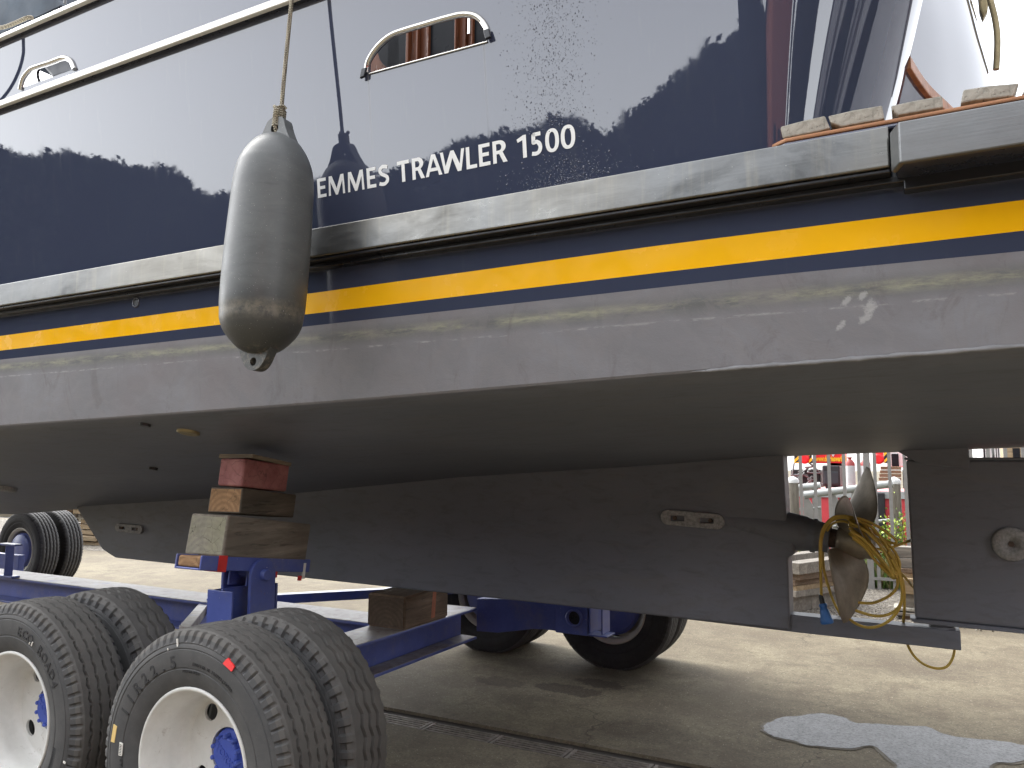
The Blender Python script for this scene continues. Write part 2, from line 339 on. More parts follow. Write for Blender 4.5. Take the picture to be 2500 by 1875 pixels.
plain('white_paint', (.60, .60, .585), .35, var=.05, bump=0); plain('window_dark', (.012, .013, .016), .35, var=.2, bump=0, spec=.12)
plain('leaf_green', (.16, .25, .05), .6, var=.5, scale=3, bump=0); plain('leaf_yellow_green', (.36, .46, .07), .6, var=.35, scale=4, bump=0); plain('leaf_dark', (.012, .019, .013), .8, var=.4, scale=2, bump=0, spec=.1)
plain('flower_red', (.75, .10, .05), .6, var=.2, bump=0)
plain('bark', (.09, .07, .05), .9, var=.4); plain('brick_red', (.22, .07, .04), .85, var=.25, scale=12); plain('roof_dark', (.05, .05, .055), .8)
plain('bronze_prop', (.26, .225, .18), .48, .55, var=.35, scale=7, bump=.25, bscale=40)
plain('shaft_rust', (.085, .06, .05), .7, .3, var=.5, scale=40, bump=.6); plain('zinc_anode', (.30, .305, .31), .75, .2, var=.35, scale=60, bump=.8, bscale=90)
plain('bolt_rust', (.12, .085, .07), .7, .4, var=.4); plain('cable_yellow', (.50, .34, .06), .5, var=.2, scale=9, bump=.1)
plain('plug_blue', (.02, .12, .36), .4, var=.15); plain('plug_dark', (.02, .025, .03), .5)
plain('canvas_blue', (.055, .075, .10), .75, var=.3, scale=3, bump=.3, bscale=9); plain('deck_grey', (.10, .105, .115), .5, var=.1)
plain('drain_iron', (.17, .145, .125), .7, .3, var=.4, scale=20, bump=.5); plain('dirt', (.05, .042, .035), .95, var=.3)
plain('red_tape', (.60, .03, .03), .35, var=.15); plain('sealant_bead', (.20, .20, .205), .6, var=.2, scale=14, bump=.5); plain('dark_skin_fitting', (.02, .02, .022), .4)
def fenderm():
    s = NT('fender_vinyl'); x = s.xyz(); n = s.noise(6, 7, .7, s.co((1, 1, 2.4)), .5)
    c = s.ramp(n, [(.3, (.085, .090, .090)), (.6, (.115, .121, .120)), (.8, (.15, .156, .154))])
    sc = s.ramp(s.noise(1, 4, .7, s.co((5, 5, 60))), [(.58, 0.), (.72, .5)]); c = s.mix(sc, c, (.07, .075, .076))
    lo = s.n('ShaderNodeMapRange'); lo.inputs[1].default_value = -.60; lo.inputs[2].default_value = -.72; s.l(x[2], lo.inputs[0])
    c = s.mix(lo.outputs[0], c, (.055, .057, .055))
    def bz(a, b, soft):
        p = s.n('ShaderNodeMapRange'); p.inputs[1].default_value = a-soft; p.inputs[2].default_value = a+soft; s.l(x[2], p.inputs[0])
        q = s.n('ShaderNodeMapRange'); q.inputs[1].default_value = b+soft; q.inputs[2].default_value = b-soft; s.l(x[2], q.inputs[0]); return s.math('MULTIPLY', p.outputs[0], q.outputs[0])
    dz = s.math('MULTIPLY', bz(-.745, -.69, .018), s.ramp(s.noise(26, 6, .8), [(.36, 0.), (.6, 1.)]))
    dz2 = s.math('MULTIPLY', bz(-.96, -.845, .02), s.ramp(s.noise(40, 6, .8, s.co((1, 1, 1))), [(.5, 0.), (.62, 1.)]))
    c = s.mix(s.math('MULTIPLY', s.math('MAXIMUM', dz, dz2), .8), c, (.20, .18, .14))
    sp = s.ramp(s.noise(260, 2, .5), [(.72, 0.), (.75, 1.)]); c = s.mix(s.math('MULTIPLY', sp, .7), c, (.6, .6, .57))
    s.bump(s.noise(55, 4, .6), .1, .003); return s.set(c, s.ramp(n, [(.3, .34), (.7, .5)]), 0, spec=.5)
fenderm()
def ropem():
    s = NT('braided_rope'); w = s.n('ShaderNodeTexWave', bands_direction='Z'); w.inputs['Scale'].default_value = 42; w.inputs['Distortion'].default_value = 1.2
    s.l(s.tc.outputs['Object'], w.inputs['Vector']); w2 = s.n('ShaderNodeTexChecker'); w2.inputs['Scale'].default_value = 170; s.l(s.co((1, 1, .8), (.6, .6, .8)), w2.inputs['Vector'])
    c = s.mix(w2.outputs['Fac'], (.42, .38, .28), (.13, .11, .085)); s.bump(w.outputs['Fac'], .6, .004); return s.set(c, .85)
ropem()
plain('dark_rope', (.03, .03, .032), .8, bscale=90, bump=.5)

# ------------------------------------------------------------------ mesh builder
def rotm(rx=0, ry=0, rz=0): return Matrix.Rotation(rz, 4, 'Z') @ Matrix.Rotation(ry, 4, 'Y') @ Matrix.Rotation(rx, 4, 'X')
class MB:
    def __init__(s): s.v = []; s.f = []; s.mi = []; s.sm = []
    def add(s, vs, fs, mi=0, M=None, smooth=False):
        o = len(s.v)
        for p in vs:
            p = Vector(p); s.v.append(M @ p if M is not None else p)
        for f in fs: s.f.append([i+o for i in f]); s.mi.append(mi); s.sm.append(smooth)
        return s
    def box(s, c, d, mi=0, M=None, taper=None):
        x, y, z = (a/2 for a in d); vs = [(sx*x, sy*y, sz*z) for sz in (-1, 1) for sy in (-1, 1) for sx in (-1, 1)]
        T = Matrix.Translation(Vector(c)); T = T if M is None else T @ M
        return s.add(vs, [(0, 2, 3, 1), (4, 5, 7, 6), (0, 1, 5, 4), (2, 6, 7, 3), (0, 4, 6, 2), (1, 3, 7, 5)], mi, T)
    def bb(s, lo, hi, mi=0): return s.box([(a+b)/2 for a, b in zip(lo, hi)], [abs(b-a) for a, b in zip(lo, hi)], mi)
    def prism(s, poly, d, mi=0, holes=(), capmi=None, smooth=False):
        """polygon (list of 3D points) swept by vector d, with holes"""
        d = Vector(d); loops = [[Vector(p) for p in poly]]+[[Vector(p) for p in h] for h in holes]
        flat = [p for l in loops for p in l]; n = len(flat)
        tris = tessellate_polygon(loops); vs = flat+[p+d for p in flat]; fs = []
        nrm = Vector((0, 0, 0)); l0 = loops[0]
        for i in range(len(l0)): nrm += l0[i].cross(l0[(i+1) % len(l0)])
        for t in tris:
            tn = (flat[t[1]]-flat[t[0]]).cross(flat[t[2]]-flat[t[0]])
            t = list(t) if tn.dot(d) < 0 else list(t)[::-1]
            fs.append(t); fs.append([i+n for i in t[::-1]])
        if not holes:
            idx = list(range(n)); ar = Vector((0, 0, 0))
            for i in range(n): ar += flat[i].cross(flat[(i+1) % n])
            if ar.dot(d) > 0: idx = idx[::-1]
            fs = [idx, [i+n for i in idx[::-1]]]
        k = len(fs); s.add(vs, fs, mi if capmi is None else capmi)
        base = len(s.v)-len(vs); o = 0
        for li, l in enumerate(loops):
            m = len(l); ar = Vector((0, 0, 0))
            for i in range(m): ar += l[i].cross(l[(i+1) % m])
            flip = (ar.dot(d) > 0) != (li > 0)
            for i in range(m):
                a, b = o+i, o+(i+1) % m; q = [a, b, b+n, a+n]
                if not flip: q = q[::-1]
                s.f.append([base+x for x in q]); s.mi.append(mi); s.sm.append(smooth)
            o += m
        return s
    def grid(s, rows, mi=0, closeu=False, closev=False, smooth=True, flip=False):
        nu, nv = len(rows), len(rows[0]); o = len(s.v)
        for r in rows: s.v += [Vector(p) for p in r]
        for i in range(nu if closeu else nu-1):
            for j in range(nv if closev else nv-1):
                a, b = i*nv+j, i*nv+(j+1) % nv; c, d = ((i+1) % nu)*nv+(j+1) % nv, ((i+1) % nu)*nv+j
                q = [a, b, c, d][::-1] if flip else [a, b, c, d]
                s.f.append([o+x for x in q]); s.mi.append(mi(i, j) if callable(mi) else mi); s.sm.append(smooth)
        return s
    def tube(s, pts, r, n=8, mi=0, cap=True, smooth=True, sub=1):
        P = [Vector(p) for p in pts]
        if sub > 1: P = spline(P, sub)
        rs = [float(q) for q in r] if isinstance(r, (list, tuple)) else [float(r)]*len(P)
        if len(rs) != len(P): rs = [rs[0]]*len(P)
        rows = []; t0 = (P[1]-P[0]).normalized(); a = t0.orthogonal().normalized()
        for i, p in enumerate(P):
            t = (P[min(i+1, len(P)-1)]-P[max(i-1, 0)]).normalized()
            a = (a-t*a.dot(t)); a = a.normalized() if a.length > 1e-6 else t.orthogonal().normalized(); b = t.cross(a)
            rows.append([p+rs[i]*(math.cos(2*PI*k/n)*a+math.sin(2*PI*k/n)*b) for k in range(n)])
        s.grid(rows, mi, closev=True, smooth=smooth)
        if cap:
            o = len(s.v); s.v += rows[0]+rows[-1]
            s.f.append([o+k for k in range(n)][::-1]); s.f.append([o+n+k for k in range(n)]); s.mi += [mi, mi]; s.sm += [False, False]
        return s
    def lathe(s, prof, c, ax='Z', n=32, mi=0, smooth=True, M=None, cap=True):
        """prof: (radius, along-axis)"""
        c = Vector(c); rows = []
        for r, h in prof:
            row = []
            for k in range(n):
                a = 2*PI*k/n; u, v = r*math.cos(a), r*math.sin(a)
                p = {'Z': (u, v, h), 'Y': (u, h, -v), 'X': (h, u, v)}[ax]; p = Vector(p)
                row.append(c+(M @ p if M is not None else p))
            rows.append(row)
        f = mi if not isinstance(mi, (list, tuple)) else (lambda i, j: mi[i])
        s.grid(rows, f, closev=True, smooth=smooth, flip=True)
        if cap:
            for row, rv in ((rows[0], 0), (rows[-1], 1)):
                o = len(s.v); s.v += row; q = [o+k for k in range(n)]
                s.f.append(q if not rv else q[::-1]); s.mi.append(mi if isinstance(mi, int) else mi[-1]); s.sm.append(False)
        return s
    def build(s, name, mats, parent=None, bevel=0, seg=2, smooth=None, label=None):
        me = bpy.data.meshes.new(name); off = parent_loc(parent)
        me.from_pydata([tuple(p-off) for p in s.v], [], s.f)
        for mm in ([mats] if isinstance(mats, str) else mats): me.materials.append(MATS[mm])
        me.polygons.foreach_set('material_index', s.mi); me.polygons.foreach_set('use_smooth', s.sm if smooth is None else [smooth]*len(s.f))
        me.validate(); me.update()
        o = bpy.data.objects.new(name, me); COL.objects.link(o)
        if parent: o.parent = parent
        if bevel:
            b = o.modifiers.new('bevel', 'BEVEL'); b.width = bevel; b.segments = seg; b.limit_method = 'ANGLE'; b.angle_limit = R(35)
        if label: o['label'] = label
        return o
def parent_loc(p):
    v = Vector((0, 0, 0))
    while p: v += p.location; p = p.parent
    return v
def spline(P, sub=6):
    out = []; n = len(P)
    for i in range(n-1):
        p0, p1, p2, p3 = P[max(i-1, 0)], P[i], P[i+1], P[min(i+2, n-1)]
        for k in range(sub):
            t = k/sub; out.append(.5*((2*p1)+(p2-p0)*t+(2*p0-5*p1+4*p2-p3)*t*t+(3*p1-p0-3*p2+p3)*t**3))
    out.append(P[-1].copy()); return out
def thing(name, label, cat, loc=(0, 0, 0), group=None):
    o = bpy.data.objects.new(name, None); COL.objects.link(o); o.location = loc; o.empty_display_size = .1
    o['label'] = label; o['category'] = cat
    if group: o['group'] = group
    return o
def tag(o, label, cat, group=None):
    o['label'] = label; o['category'] = cat
    if group: o['group'] = group
    return o
def setting(o): o['kind'] = 'structure'; return o
def copy_tree(o, parent=None, loc=None):
    c = o.copy(); COL.objects.link(c)
    if parent: c.parent = parent; c.matrix_parent_inverse = o.matrix_parent_inverse.copy()
    if loc is not None: c.location = loc
    for ch in [x for x in bpy.data.objects if x.parent == o]: copy_tree(ch, c)
    return c
_dg = None
def text_geo(txt, size=1, extrude=.01, offset=0., xs=1., shear=0, align='LEFT'):
    cu = bpy.data.curves.new('lettering_curve', 'FONT'); cu.body = txt; cu.size = size; cu.extrude = extrude; cu.offset = offset; cu.shear = shear
    cu.align_x = align; cu.resolution_u = 6
    o = bpy.data.objects.new('lettering_curve', cu); COL.objects.link(o); bpy.context.view_layer.update()
    me = bpy.data.meshes.new_from_object(o.evaluated_get(bpy.context.evaluated_depsgraph_get()))
    vs = [Vector((v.co.x*xs, v.co.y, v.co.z)) for v in me.vertices]; fs = [list(p.vertices) for p in me.polygons]
    bpy.data.objects.remove(o); bpy.data.curves.remove(cu); bpy.data.meshes.remove(me); return vs, fs

def circ(cx, cz, rx, rz, n=24, a0=0, a1=2*PI, end=False):
    return [(cx+rx*math.cos(a0+(a1-a0)*k/n), cz+rz*math.sin(a0+(a1-a0)*k/n)) for k in range(n+(1 if end else 0))]

# ================================================================== SETTING
YK = 4.62                                                       # centre plane of the boat
DR0, DR1 = 4.255, 4.525                                         # drain channel
g = MB()
g.add([(-250, -250, 0), (250, -250, 0), (250, DR0, 0), (-250, DR0, 0)], [(0, 1, 2, 3)])
g.add([(-250, DR1, 0), (250, DR1, 0), (250, 13.9, 0), (-250, 13.9, 0)], [(0, 1, 2, 3)])
g.add([(-250, DR0, 0), (250, DR0, 0), (250, DR0, -.11), (-250, DR0, -.11)], [(3, 2, 1, 0)])
g.add([(-250, DR1, 0), (250, DR1, 0), (250, DR1, -.11), (-250, DR1, -.11)], [(0, 1, 2, 3)])
g.add([(-250, DR0, -.11), (250, DR0, -.11), (250, DR1, -.11), (-250, DR1, -.11)], [(0, 1, 2, 3)])
g.add([(-250, 13.9, 0), (250, 13.9, 0), (250, 13.9, -3), (-250, 13.9, -3)], [(0, 1, 2, 3)])
setting(g.build('ground', 'yard_concrete'))
g = MB(); g.add([(-250, 13.9, -1.4), (250, 13.9, -1.4), (250, 27, -1.4), (-250, 27, -1.4)], [(0, 1, 2, 3)]); setting(g.build('water', 'puddle_water'))
g = MB(); g.bb((-300, 26, -3), (300, 400, .5)); setting(g.build('far_quay', 'yard_concrete'))
# gravel strip along the fence: sheet with a ragged edge + loose stones
g = MB(); xs = np.linspace(-24, 8, 220); e = 9.62+.05*np.sin(xs*3.1)+.04*np.sin(xs*7.7+1)+rng.normal(0, .015, 220)
g.grid([[(x, e[i], .004), (x, 10.5, .03), (x, 12, .05), (x, 13.4, .02)] for i, x in enumerate(xs)], smooth=True, flip=False)
go = setting(g.build('gravel_strip', 'gravel_and_soil'))
g = MB(); ico = [(0, 0, 1), (.9, 0, .2), (-.3, .85, .1), (-.5, -.8, .15), (.1, .1, -.6)]; icf = [(0, 1, 2), (0, 2, 3), (0, 3, 1), (4, 2, 1), (4, 3, 2), (4, 1, 3)]
for k in range(2600):
    x, y = rng.uniform(-3.2, 2.2), 9.55+abs(rng.normal(0, 1.1)); s_ = rng.uniform(.008, .026)
    g.add(ico, icf, int(rng.random() < .5), Matrix.Translation((x, y, .008+.018*min(1, max(0, y-9.6)))) @ rotm(rng.uniform(0, 3), rng.uniform(0, 3), rng.uniform(0, 6)) @ Matrix.Diagonal((s_, s_*.8, s_*.6, 1)))
plain('pebble_pale', (.33, .305, .26), .85, var=.3, bump=0); plain('pebble_dark', (.13, .11, .09), .85, var=.4, bump=0)
o = g.build('loose_gravel', ['pebble_pale', 'pebble_dark']); o['kind'] = 'stuff'; tag(o, 'loose pale and dark pebbles scattered in front of the bar fence', 'gravel')
# puddle
pp = [(1863, 1780), (1875, 1764), (1910, 1752), (1960, 1746), (2010, 1742), (2050, 1748), (2080, 1762), (2120, 1766), (2180, 1770), (2260, 1774), (2290, 1786), (2340, 1800), (2420, 1806), (2480, 1816), (2540, 1828), (2520, 1846), (2470, 1862), (2420, 1864), (2400, 1900), (2200, 1900), (2185, 1865), (2140, 1824), (2110, 1822), (2060, 1826), (1980, 1820), (1950, 1812), (1900, 1800), (1880, 1794)]
def sheet(P, mat, nm):
    g = MB(); g.add(P, [list(t) for t in tessellate_polygon([P])]); o = g.build(nm, mat); bm = bmesh.new(); bm.from_mesh(o.data); bmesh.ops.recalc_face_normals(bm, faces=bm.faces)
    if bm.faces[0].normal.z < 0: bmesh.ops.reverse_faces(bm, faces=bm.faces)
    bm.to_mesh(o.data); bm.free(); return setting(o)
P = [at(x, y, Z=.007) for x, y in pp]; P = spline(P+[P[0]], 12)[:-1]
P = [p+Vector((.006*math.sin(i*.37+2)+.003*math.sin(i*.9), .007*math.sin(i*.29+1)+.003*math.sin(i*.71), 0)) for i, p in enumerate(P)]
cq = sum(P, Vector())/len(P)
sheet(P, 'puddle_water', 'puddle')
Q = []
for i, p in enumerate(P):
    t = (P[(i+3) % len(P)]-P[i-3]).normalized(); n = Vector((t.y, -t.x, 0)); w = .016+.006*math.sin(i*.21)
    Q.append(Vector((p.x, p.y, .004))+n*w)
ar_ = sum(P[i-1].x*P[i].y-P[i].x*P[i-1].y for i in range(len(P)))
if ar_ < 0: Q = [Vector((2*p.x-q.x, 2*p.y-q.y, .004)) for p, q in zip(P, Q)]
sheet(Q, 'damp_concrete', 'damp_patch')
# drain grates in the channel
GL = .50
def grate():
    t = thing('drain_grate', '', 'drain grate', (0, 0, 0)); g = MB(); y0, y1 = DR0+.012, DR1-.075
    g.bb((.004, y0, -.05), (.026, y1, -.012)); g.bb((GL-.026, y0, -.05), (GL-.004, y1, -.012))
    for k in range(6):
        y = y0+.008+(y1-y0-.016)*k/5; g.bb((.026, y-.008, -.045), (GL-.026, y+.008, -.014))
    g.build('grate_bars', 'drain_iron', t, .003); return t
gr0 = grate()
for k in range(8):
    t = gr0 if k == 0 else copy_tree(gr0); t.location = (-4.4+GL*k, 0, 0); t['group'] = 'cast iron grates of the yard drain'
    t['label'] = 'rusty iron slot grate of the drain channel crossing the concrete yard'
g = MB(); g.bb((-30, DR1-.07, -.11), (30, DR1-.002, -.02)); tag(g.build('drain_kerb', 'dirt'), 'dark dirty ledge along the far edge of the drain channel', 'drain edge')

# ================================================================== BOAT
boat = thing('motor_yacht', 'dark blue motor yacht with yellow stripe standing on a blue trailer', 'boat', (-3, YK, BZ))
def hb(x): return 1. if x > -8 else max(.03, 1-((-8-x)/5.6)**2)
def I(x, xs, zs): return float(np.interp(x, xs, zs))
def zc(x): return I(x, [-14, -8, -4.30, -2.06, -.72, .256, 2], [2.4, 1.80, 1.866, 1.919, 1.963, 1.989, 2.02])
def zj(x): return I(x, [-14, -11, -9.2, -8.17, -6.86, -5.23, -4.27, -2.76, -1.40, -.66, .3, 2], [2.3, 1.5, 1.16, 1.145, 1.257, 1.37, 1.437, 1.585, 1.675, 1.738, 1.775, 1.84])
def zst(x): return I(x, [-4.3, -.7, .3], [2.351, 2.377, 2.372])
def zsb(x): return I(x, [-4.3, -.7, .3], [2.272, 2.290, 2.292])
def zbt(x): return I(x, [-4.3, -2.6, -.35, .3], [2.223, 2.231, 2.244, 2.238])
def sect(x):
    k = hb(x); yl = lambda z: YK-(YK-(2.335-.08*(z-2.0)+.035))*k
    yl = lambda z: YK-(YK-(2.372-.07*(z-2.0)))*k
    pts = [(yl(2.56), 2.56), (yl(zst(x)), zst(x)), (yl(zsb(x)), zsb(x)), (yl(zbt(x)), zbt(x)), (yl(zc(x))+.006, zc(x)+.008)]
    y0 = yl(zc(x))
    for i in range(0, 15):
        u = i/14; y = y0+(YK-.0-y0)*u; z = zc(x)+(zj(x)-zc(x))*u-.055*math.sin(PI*min(1, u*1.05))*k if u < 1/1.05 else zc(x)+(zj(x)-zc(x))*u
        pts.append((y+(.012 if i == 0 else 0), z))
    return pts
xs = list(np.linspace(-13.6, -8, 15))+list(np.linspace(-7.8, 1.1, 60))
SM = [0, 1, 0, 2, 2]+[3]*14
for side in (0, 1):
    pass
g = MB()
for side in (0, 1):
    rows = [[(x, y if not side else 2*YK-y, z) for y, z in sect(x)] for x in xs]
    g.grid(rows, lambda i, j: SM[j], smooth=False, flip=(side == 1))
end = [(1.1, y, z) for y, z in sect(1.1)]; end2 = [(1.1, 2*YK-y, z) for y, z in sect(1.1)][::-1]
loop = [Vector(p) for p in end+end2[1:]]; g.add(loop, [list(t) for t in tessellate_polygon([loop])], 0)
hull = g.build('hull', ['navy_lower_paint', 'yellow_stripe_paint', 'grey_antifouling', 'shaded_antifouling'], boat)
for p in hull.data.polygons: p.use_smooth = p.material_index == 3
# sealant-like bead along the aft chine
g = MB(); pts = []
for x in np.linspace(-.62, .75, 60):
    y, z = sect(x)[4]; pts.append((x, y+.002, z-.005+rng.normal(0, .0006)))
g.tube(pts, [.0065+.0012*math.sin(i*1.3)+.0015*rng.random() if i > 3 else .002*i for i in range(60)], 7); g.build('chine_bead', 'sealant_bead', boat)
# topsides with the two openings
OPEN = [(290, 990), (292, 850), (352, 740), (450, 625), (570, 520), (705, 455), (1100, 335), (1400, 250), (1560, 220), (1690, 230), (1778, 285), (1845, 372), (1882, 470), (1884, 558)]
FAIR = [(395, 1580), (440, 1430), (540, 1295), (630, 1232), (860, 1155), (1130, 1060), (1230, 1070), (1300, 1130), (1348, 1240)]
op = [attop(850+x/5.53, y/5.53) for x, y in OPEN]; op = spline(op, 4)
fa = [attop(x/7.373, y/7.373) for x, y in FAIR]; fa = spline(fa, 4)
ZT = at(0, 92, Y=2.11).z-.006                                        # underside of the cap rail
XC = -.42
def tp(x, z): return Vector((x, ytop(z), z))
outer = [tp(-11, 2.56), tp(XC, 2.56), tp(XC, ZT+.02), tp(-11, ZT+.02)]
g = MB(); g.prism(outer, (0, .008, 0), 0, [op, fa])
# rounded quarter: swept surface from the side to the stern edge
def quarter(th, z, off=0):
    s_ = math.sin(th)**1.5
    x = XC+(.45+off)*math.sin(th)+.26*(z-3.03)*s_; y = ytop(z)+(.56)*(1-math.cos(th)); return Vector((x, y-off, z))
ths = np.linspace(0, PI/2, 40); zs = np.linspace(2.60, ZT+.02, 24)
g.grid([[quarter(t, z) for z in zs] for t in ths], smooth=True, flip=True)
g.grid([[quarter(PI/2, z)+Vector((d, .012*(d != 0), 0)) for z in zs] for d in (0, -.012, -.06)], smooth=True, flip=True)
# the mirrored far side, plain
g.prism([Vector((p.x, 2*YK-p.y, p.z)) for p in outer], (0, -.03, 0))
# bow taper, both sides
for sd_ in (0, 1):
    rows = [[(x, (YK-(YK-ytop(z))*max(.02, hb(x+3) if x < -11 else 1)) if not sd_ else YK+(YK-ytop(z))*max(.02, hb(x+3)), z) for z in (2.56, 3.2, ZT+.02)] for x in np.linspace(-16.4, -11, 16)]
    g.grid(rows, smooth=True, flip=(sd_ == 0))
tops = g.build('topsides', 'navy_gloss_paint', boat)
# lower stern wall with teak cap, and the high inner transom
low = [(.026, 2.812), (.085, 3.06), (.2, 3.40), (.33, 3.85), (.42, 4.3), (.44, YK)]; low = [Vector((x, y, 0)) for x, y in low]
low = spline(low, 6); low = low+[Vector((p.x, 2*YK-p.y, 0)) for p in low[::-1][1:]]
g = MB(); g.grid([[p+Vector((.26*(z-3.03), (-FL*(z-3.03) if p.y < YK else FL*(z-3.03)), z)) for z in (2.6, 2.8, 3.03)] for p in low], smooth=True, flip=True)
g.build('stern_wall', 'navy_gloss_paint', boat)
g = MB(); tc = []
for i, p in enumerate(low):
    t = (low[min(i+1, len(low)-1)]-low[max(i-1, 0)]).normalized(); n = Vector((t.y, -t.x, 0))
    a, b = p+n*.014, p-n*.05; tc.append([(a.x, a.y, 3.018), (a.x, a.y, 3.062), (b.x, b.y, 3.062), (b.x, b.y, 3.018)])
g.grid(tc, closev=True, smooth=False, flip=True); g.add(tc[0], [(0, 1, 2, 3)])
g.build('teak_cap', 'teak', boat, .004)
inn = [(-.13, 2.86), (-.02, 3.15), (.18, 3.6), (.37, 4.1), (.455, YK)]; inn = spline([Vector((x, y, 0)) for x, y in inn], 8)
inn = inn+[Vector((p.x, 2*YK-p.y, 0)) for p in inn[::-1][1:]]
g = MB(); g.grid([[p+Vector((-.05*(z-3.6)-.10*max(0, z-3.5)**1.3, 0, z)) for z in np.linspace(2.66, 4.5, 16)] for p in inn], smooth=True, flip=True)
g.build('transom', 'navy_gloss_paint', boat)
# deck and deckhouse behind the bulwark
g = MB(); g.bb((-11, 2.36, 3.10), (-.25, 2*YK-2.36, 3.14)); g.build('deck', 'deck_grey', boat)
YD = 2.86
g = MB(); g.bb((-3.3, YD, 3.14), (-1.02, 2*YK-YD, 5.0)); house = g.build('deckhouse', 'mahogany', boat)
def cabx(px): return at(850+px/5.53, 100, Y=YD).x
g = MB()
for a, b in ((560, 828), (1130, 1478), (1720, 2200)):
    g.bb((cabx(a), YD-.012, 3.3), (cabx(b), YD-.002, 4.7))
q = [at(850+x/5.53, y/5.53, Y=YD-.002) for x, y in ((415, 720), (440, 810), (480, 870), (545, 925), (700, 870), (700, 500), (420, 600))]
g.prism(q, (0, -.01, 0)); g.build('cabin_window', 'window_dark', house)
g = MB()
for a, b, d in ((828, 862, .03), (965, 985, .028), (1100, 1132, .03), (1478, 1500, .03), (1600, 1612, .02), (1700, 1722, .03)): g.bb((cabx(a), YD-d, 3.2), (cabx(b), YD-.001, 4.8))
g.build('door_frame', 'mahogany', house, .003)
g = MB(); c = at(850+1632/5.53, 325/5.53, Y=YD-.03); g.tube([c+Vector((0, 0, -.05)), c+Vector((0, 0, .05))], .008); g.build('door_hinge', 'stainless_polished', house)
# frames round the openings
def frame(px, f, ox, r, nm):
    p = [attop(ox+x/f, y/f)+Vector((0, -.002, 0)) for x, y in px]; g = MB(); g.tube(p, r, 12, sub=5); return g.build(nm, 'stainless_polished', boat), p
fr, fp = frame([(250, 985), (268, 860), (325, 740), (425, 610), (555, 500), (700, 432), (1100, 312), (1400, 228), (1560, 198), (1700, 212), (1795, 272), (1862, 365), (1890, 470)], 5.53, 850, .0115, 'scupper_frame')
for pt, dx in ((fp[0], -.006), (fp[-1], .012)):
    g = MB(); g.prism([pt+Vector((-.012, -.005, .012)), pt+Vector((.012, -.005, .012)), pt+Vector((dx+.008, -.005, -.022)), pt+Vector((dx-.014, -.005, -.025))], (0, -.012, 0)); g.build('rubber_end', 'rubbing_black', fr, .003)
g = MB(); e0, e1 = op[0], op[-1]; g.tube([e0+Vector((0, -.003, -.003)), e1+Vector((0, -.003, -.003))], .0035, 6); g.build('sill', 'stainless_polished', fr)
frame([(372, 1620), (425, 1420), (530, 1280), (620, 1222), (900, 1130), (1130, 1048), (1230, 1062), (1300, 1120), (1352, 1250)], 7.373, 0, .0125, 'fairlead_frame')
# rails
zt, zb = at(300, 126, Y=2.15).z, at(300, 148.5, Y=2.15).z
g = MB(); g.prism([(-11, 2.15, zb), (-11, 2.166, zt), (-11, 2.182, zt), (-11, 2.175, zb)], (10.4, 0, 0)); wr = g.build('white_rail', 'white_rail_paint', boat, .006, 3)
g = MB(); g.bb((-11, 2.1755, zb+.001), (-.6, 2.25, zt-.002)); g.build('rail_shade_strip', 'underside_shade_navy', wr)  # shade under the white rail put in as a dark strip
z2, z3 = at(0, 79, Y=2.11).z, at(0, 92, Y=2.11).z
g = MB(); g.prism([(-11, 2.11, z3), (-11, 2.12, z2), (-11, 2.22, z2+.004), (-11, 2.22, z2-.006), (-11, 2.13, z3)], (10.2, 0, 0)); cr_ = g.build('cap_rail', 'white_rail_paint', boat, .006, 3)
g = MB(); g.bb((-11, 2.1305, z3+.001), (-.9, 2.20, z2-.008)); g.build('rail_shade_strip', 'underside_shade_navy', cr_)  # dark strip carrying the shade below the cap rail
XR = -.030; zt1, zb1 = at(800, 551, Y=2.25).z, at(800, 621, Y=2.25).z
g = MB(); g.bb((-11, 2.25, zb1), (XR, 2.42, zt1)); rub = g.build('rub_rail', 'stainless_rubbing_rail', boat, .005, 2)
g = MB(); g.bb((-11, 2.262, zb1-.012), (XR, 2.42, zb1-.001)); g.bb((-11, 2.30, zb1-.030), (1.1, 2.42, zb1-.012)); g.build('rail_underside', 'rubbing_black', rub, .003)
# swim platform
plat = MB(); pl = [(-.35, 2.33), (-.34, 2.29), (-.30, 2.262), (1.25, 2.262), (1.25, 2*YK-2.26), (-.3, 2*YK-2.26), (-.35, 2*YK-2.33), (-.35, 2.6)]
zp = at(2161, 290, Y=2.262).z-.012
plat.prism([(x, y, zt1-.004) for x, y in pl], (0, 0, zp-zt1)); plat = plat.build('swim_platform', 'navy_gloss_paint', boat, .006, 3)
g = MB(); g.prism([(x, y+.006 if y < 3 else y-.006, zp) for x, y in pl], (0, 0, .012)); g.build('teak_edge', 'teak', plat, .004)
zt2, zb2 = at(2200, 296, Y=2.17).z, at(2200, 397, Y=2.17).z
g = MB(); g.prism([(XR+.002, 2.235, zb2), (XR+.024, 2.17, zb2), (1.25, 2.17, zb2), (1.25, 2.19, zb2), (XR+.034, 2.19, zb2), (XR+.014, 2.25, zb2)], (0, 0, zt2-zb2)); g.build('platform_band', 'grey_steel_band', plat, .004)
g = MB(); g.prism([(XR+.016, 2.2505, zb2+.003), (XR+.035, 2.1905, zb2+.003), (1.25, 2.1905, zb2+.003), (1.25, 2.42, zb2+.003), (XR+.016, 2.42, zb2+.003)], (0, 0, zt2-zb2-.004)); g.build('platform_underside', 'underside_shade_navy', plat)  # underside shade of the band put in as dark colour
g = MB(); g.bb((XR+.03, 2.30, zb2-.03), (1.1, 2.42, zb2+.001)); g.build('platform_bracket', 'rubbing_black', plat, .004)
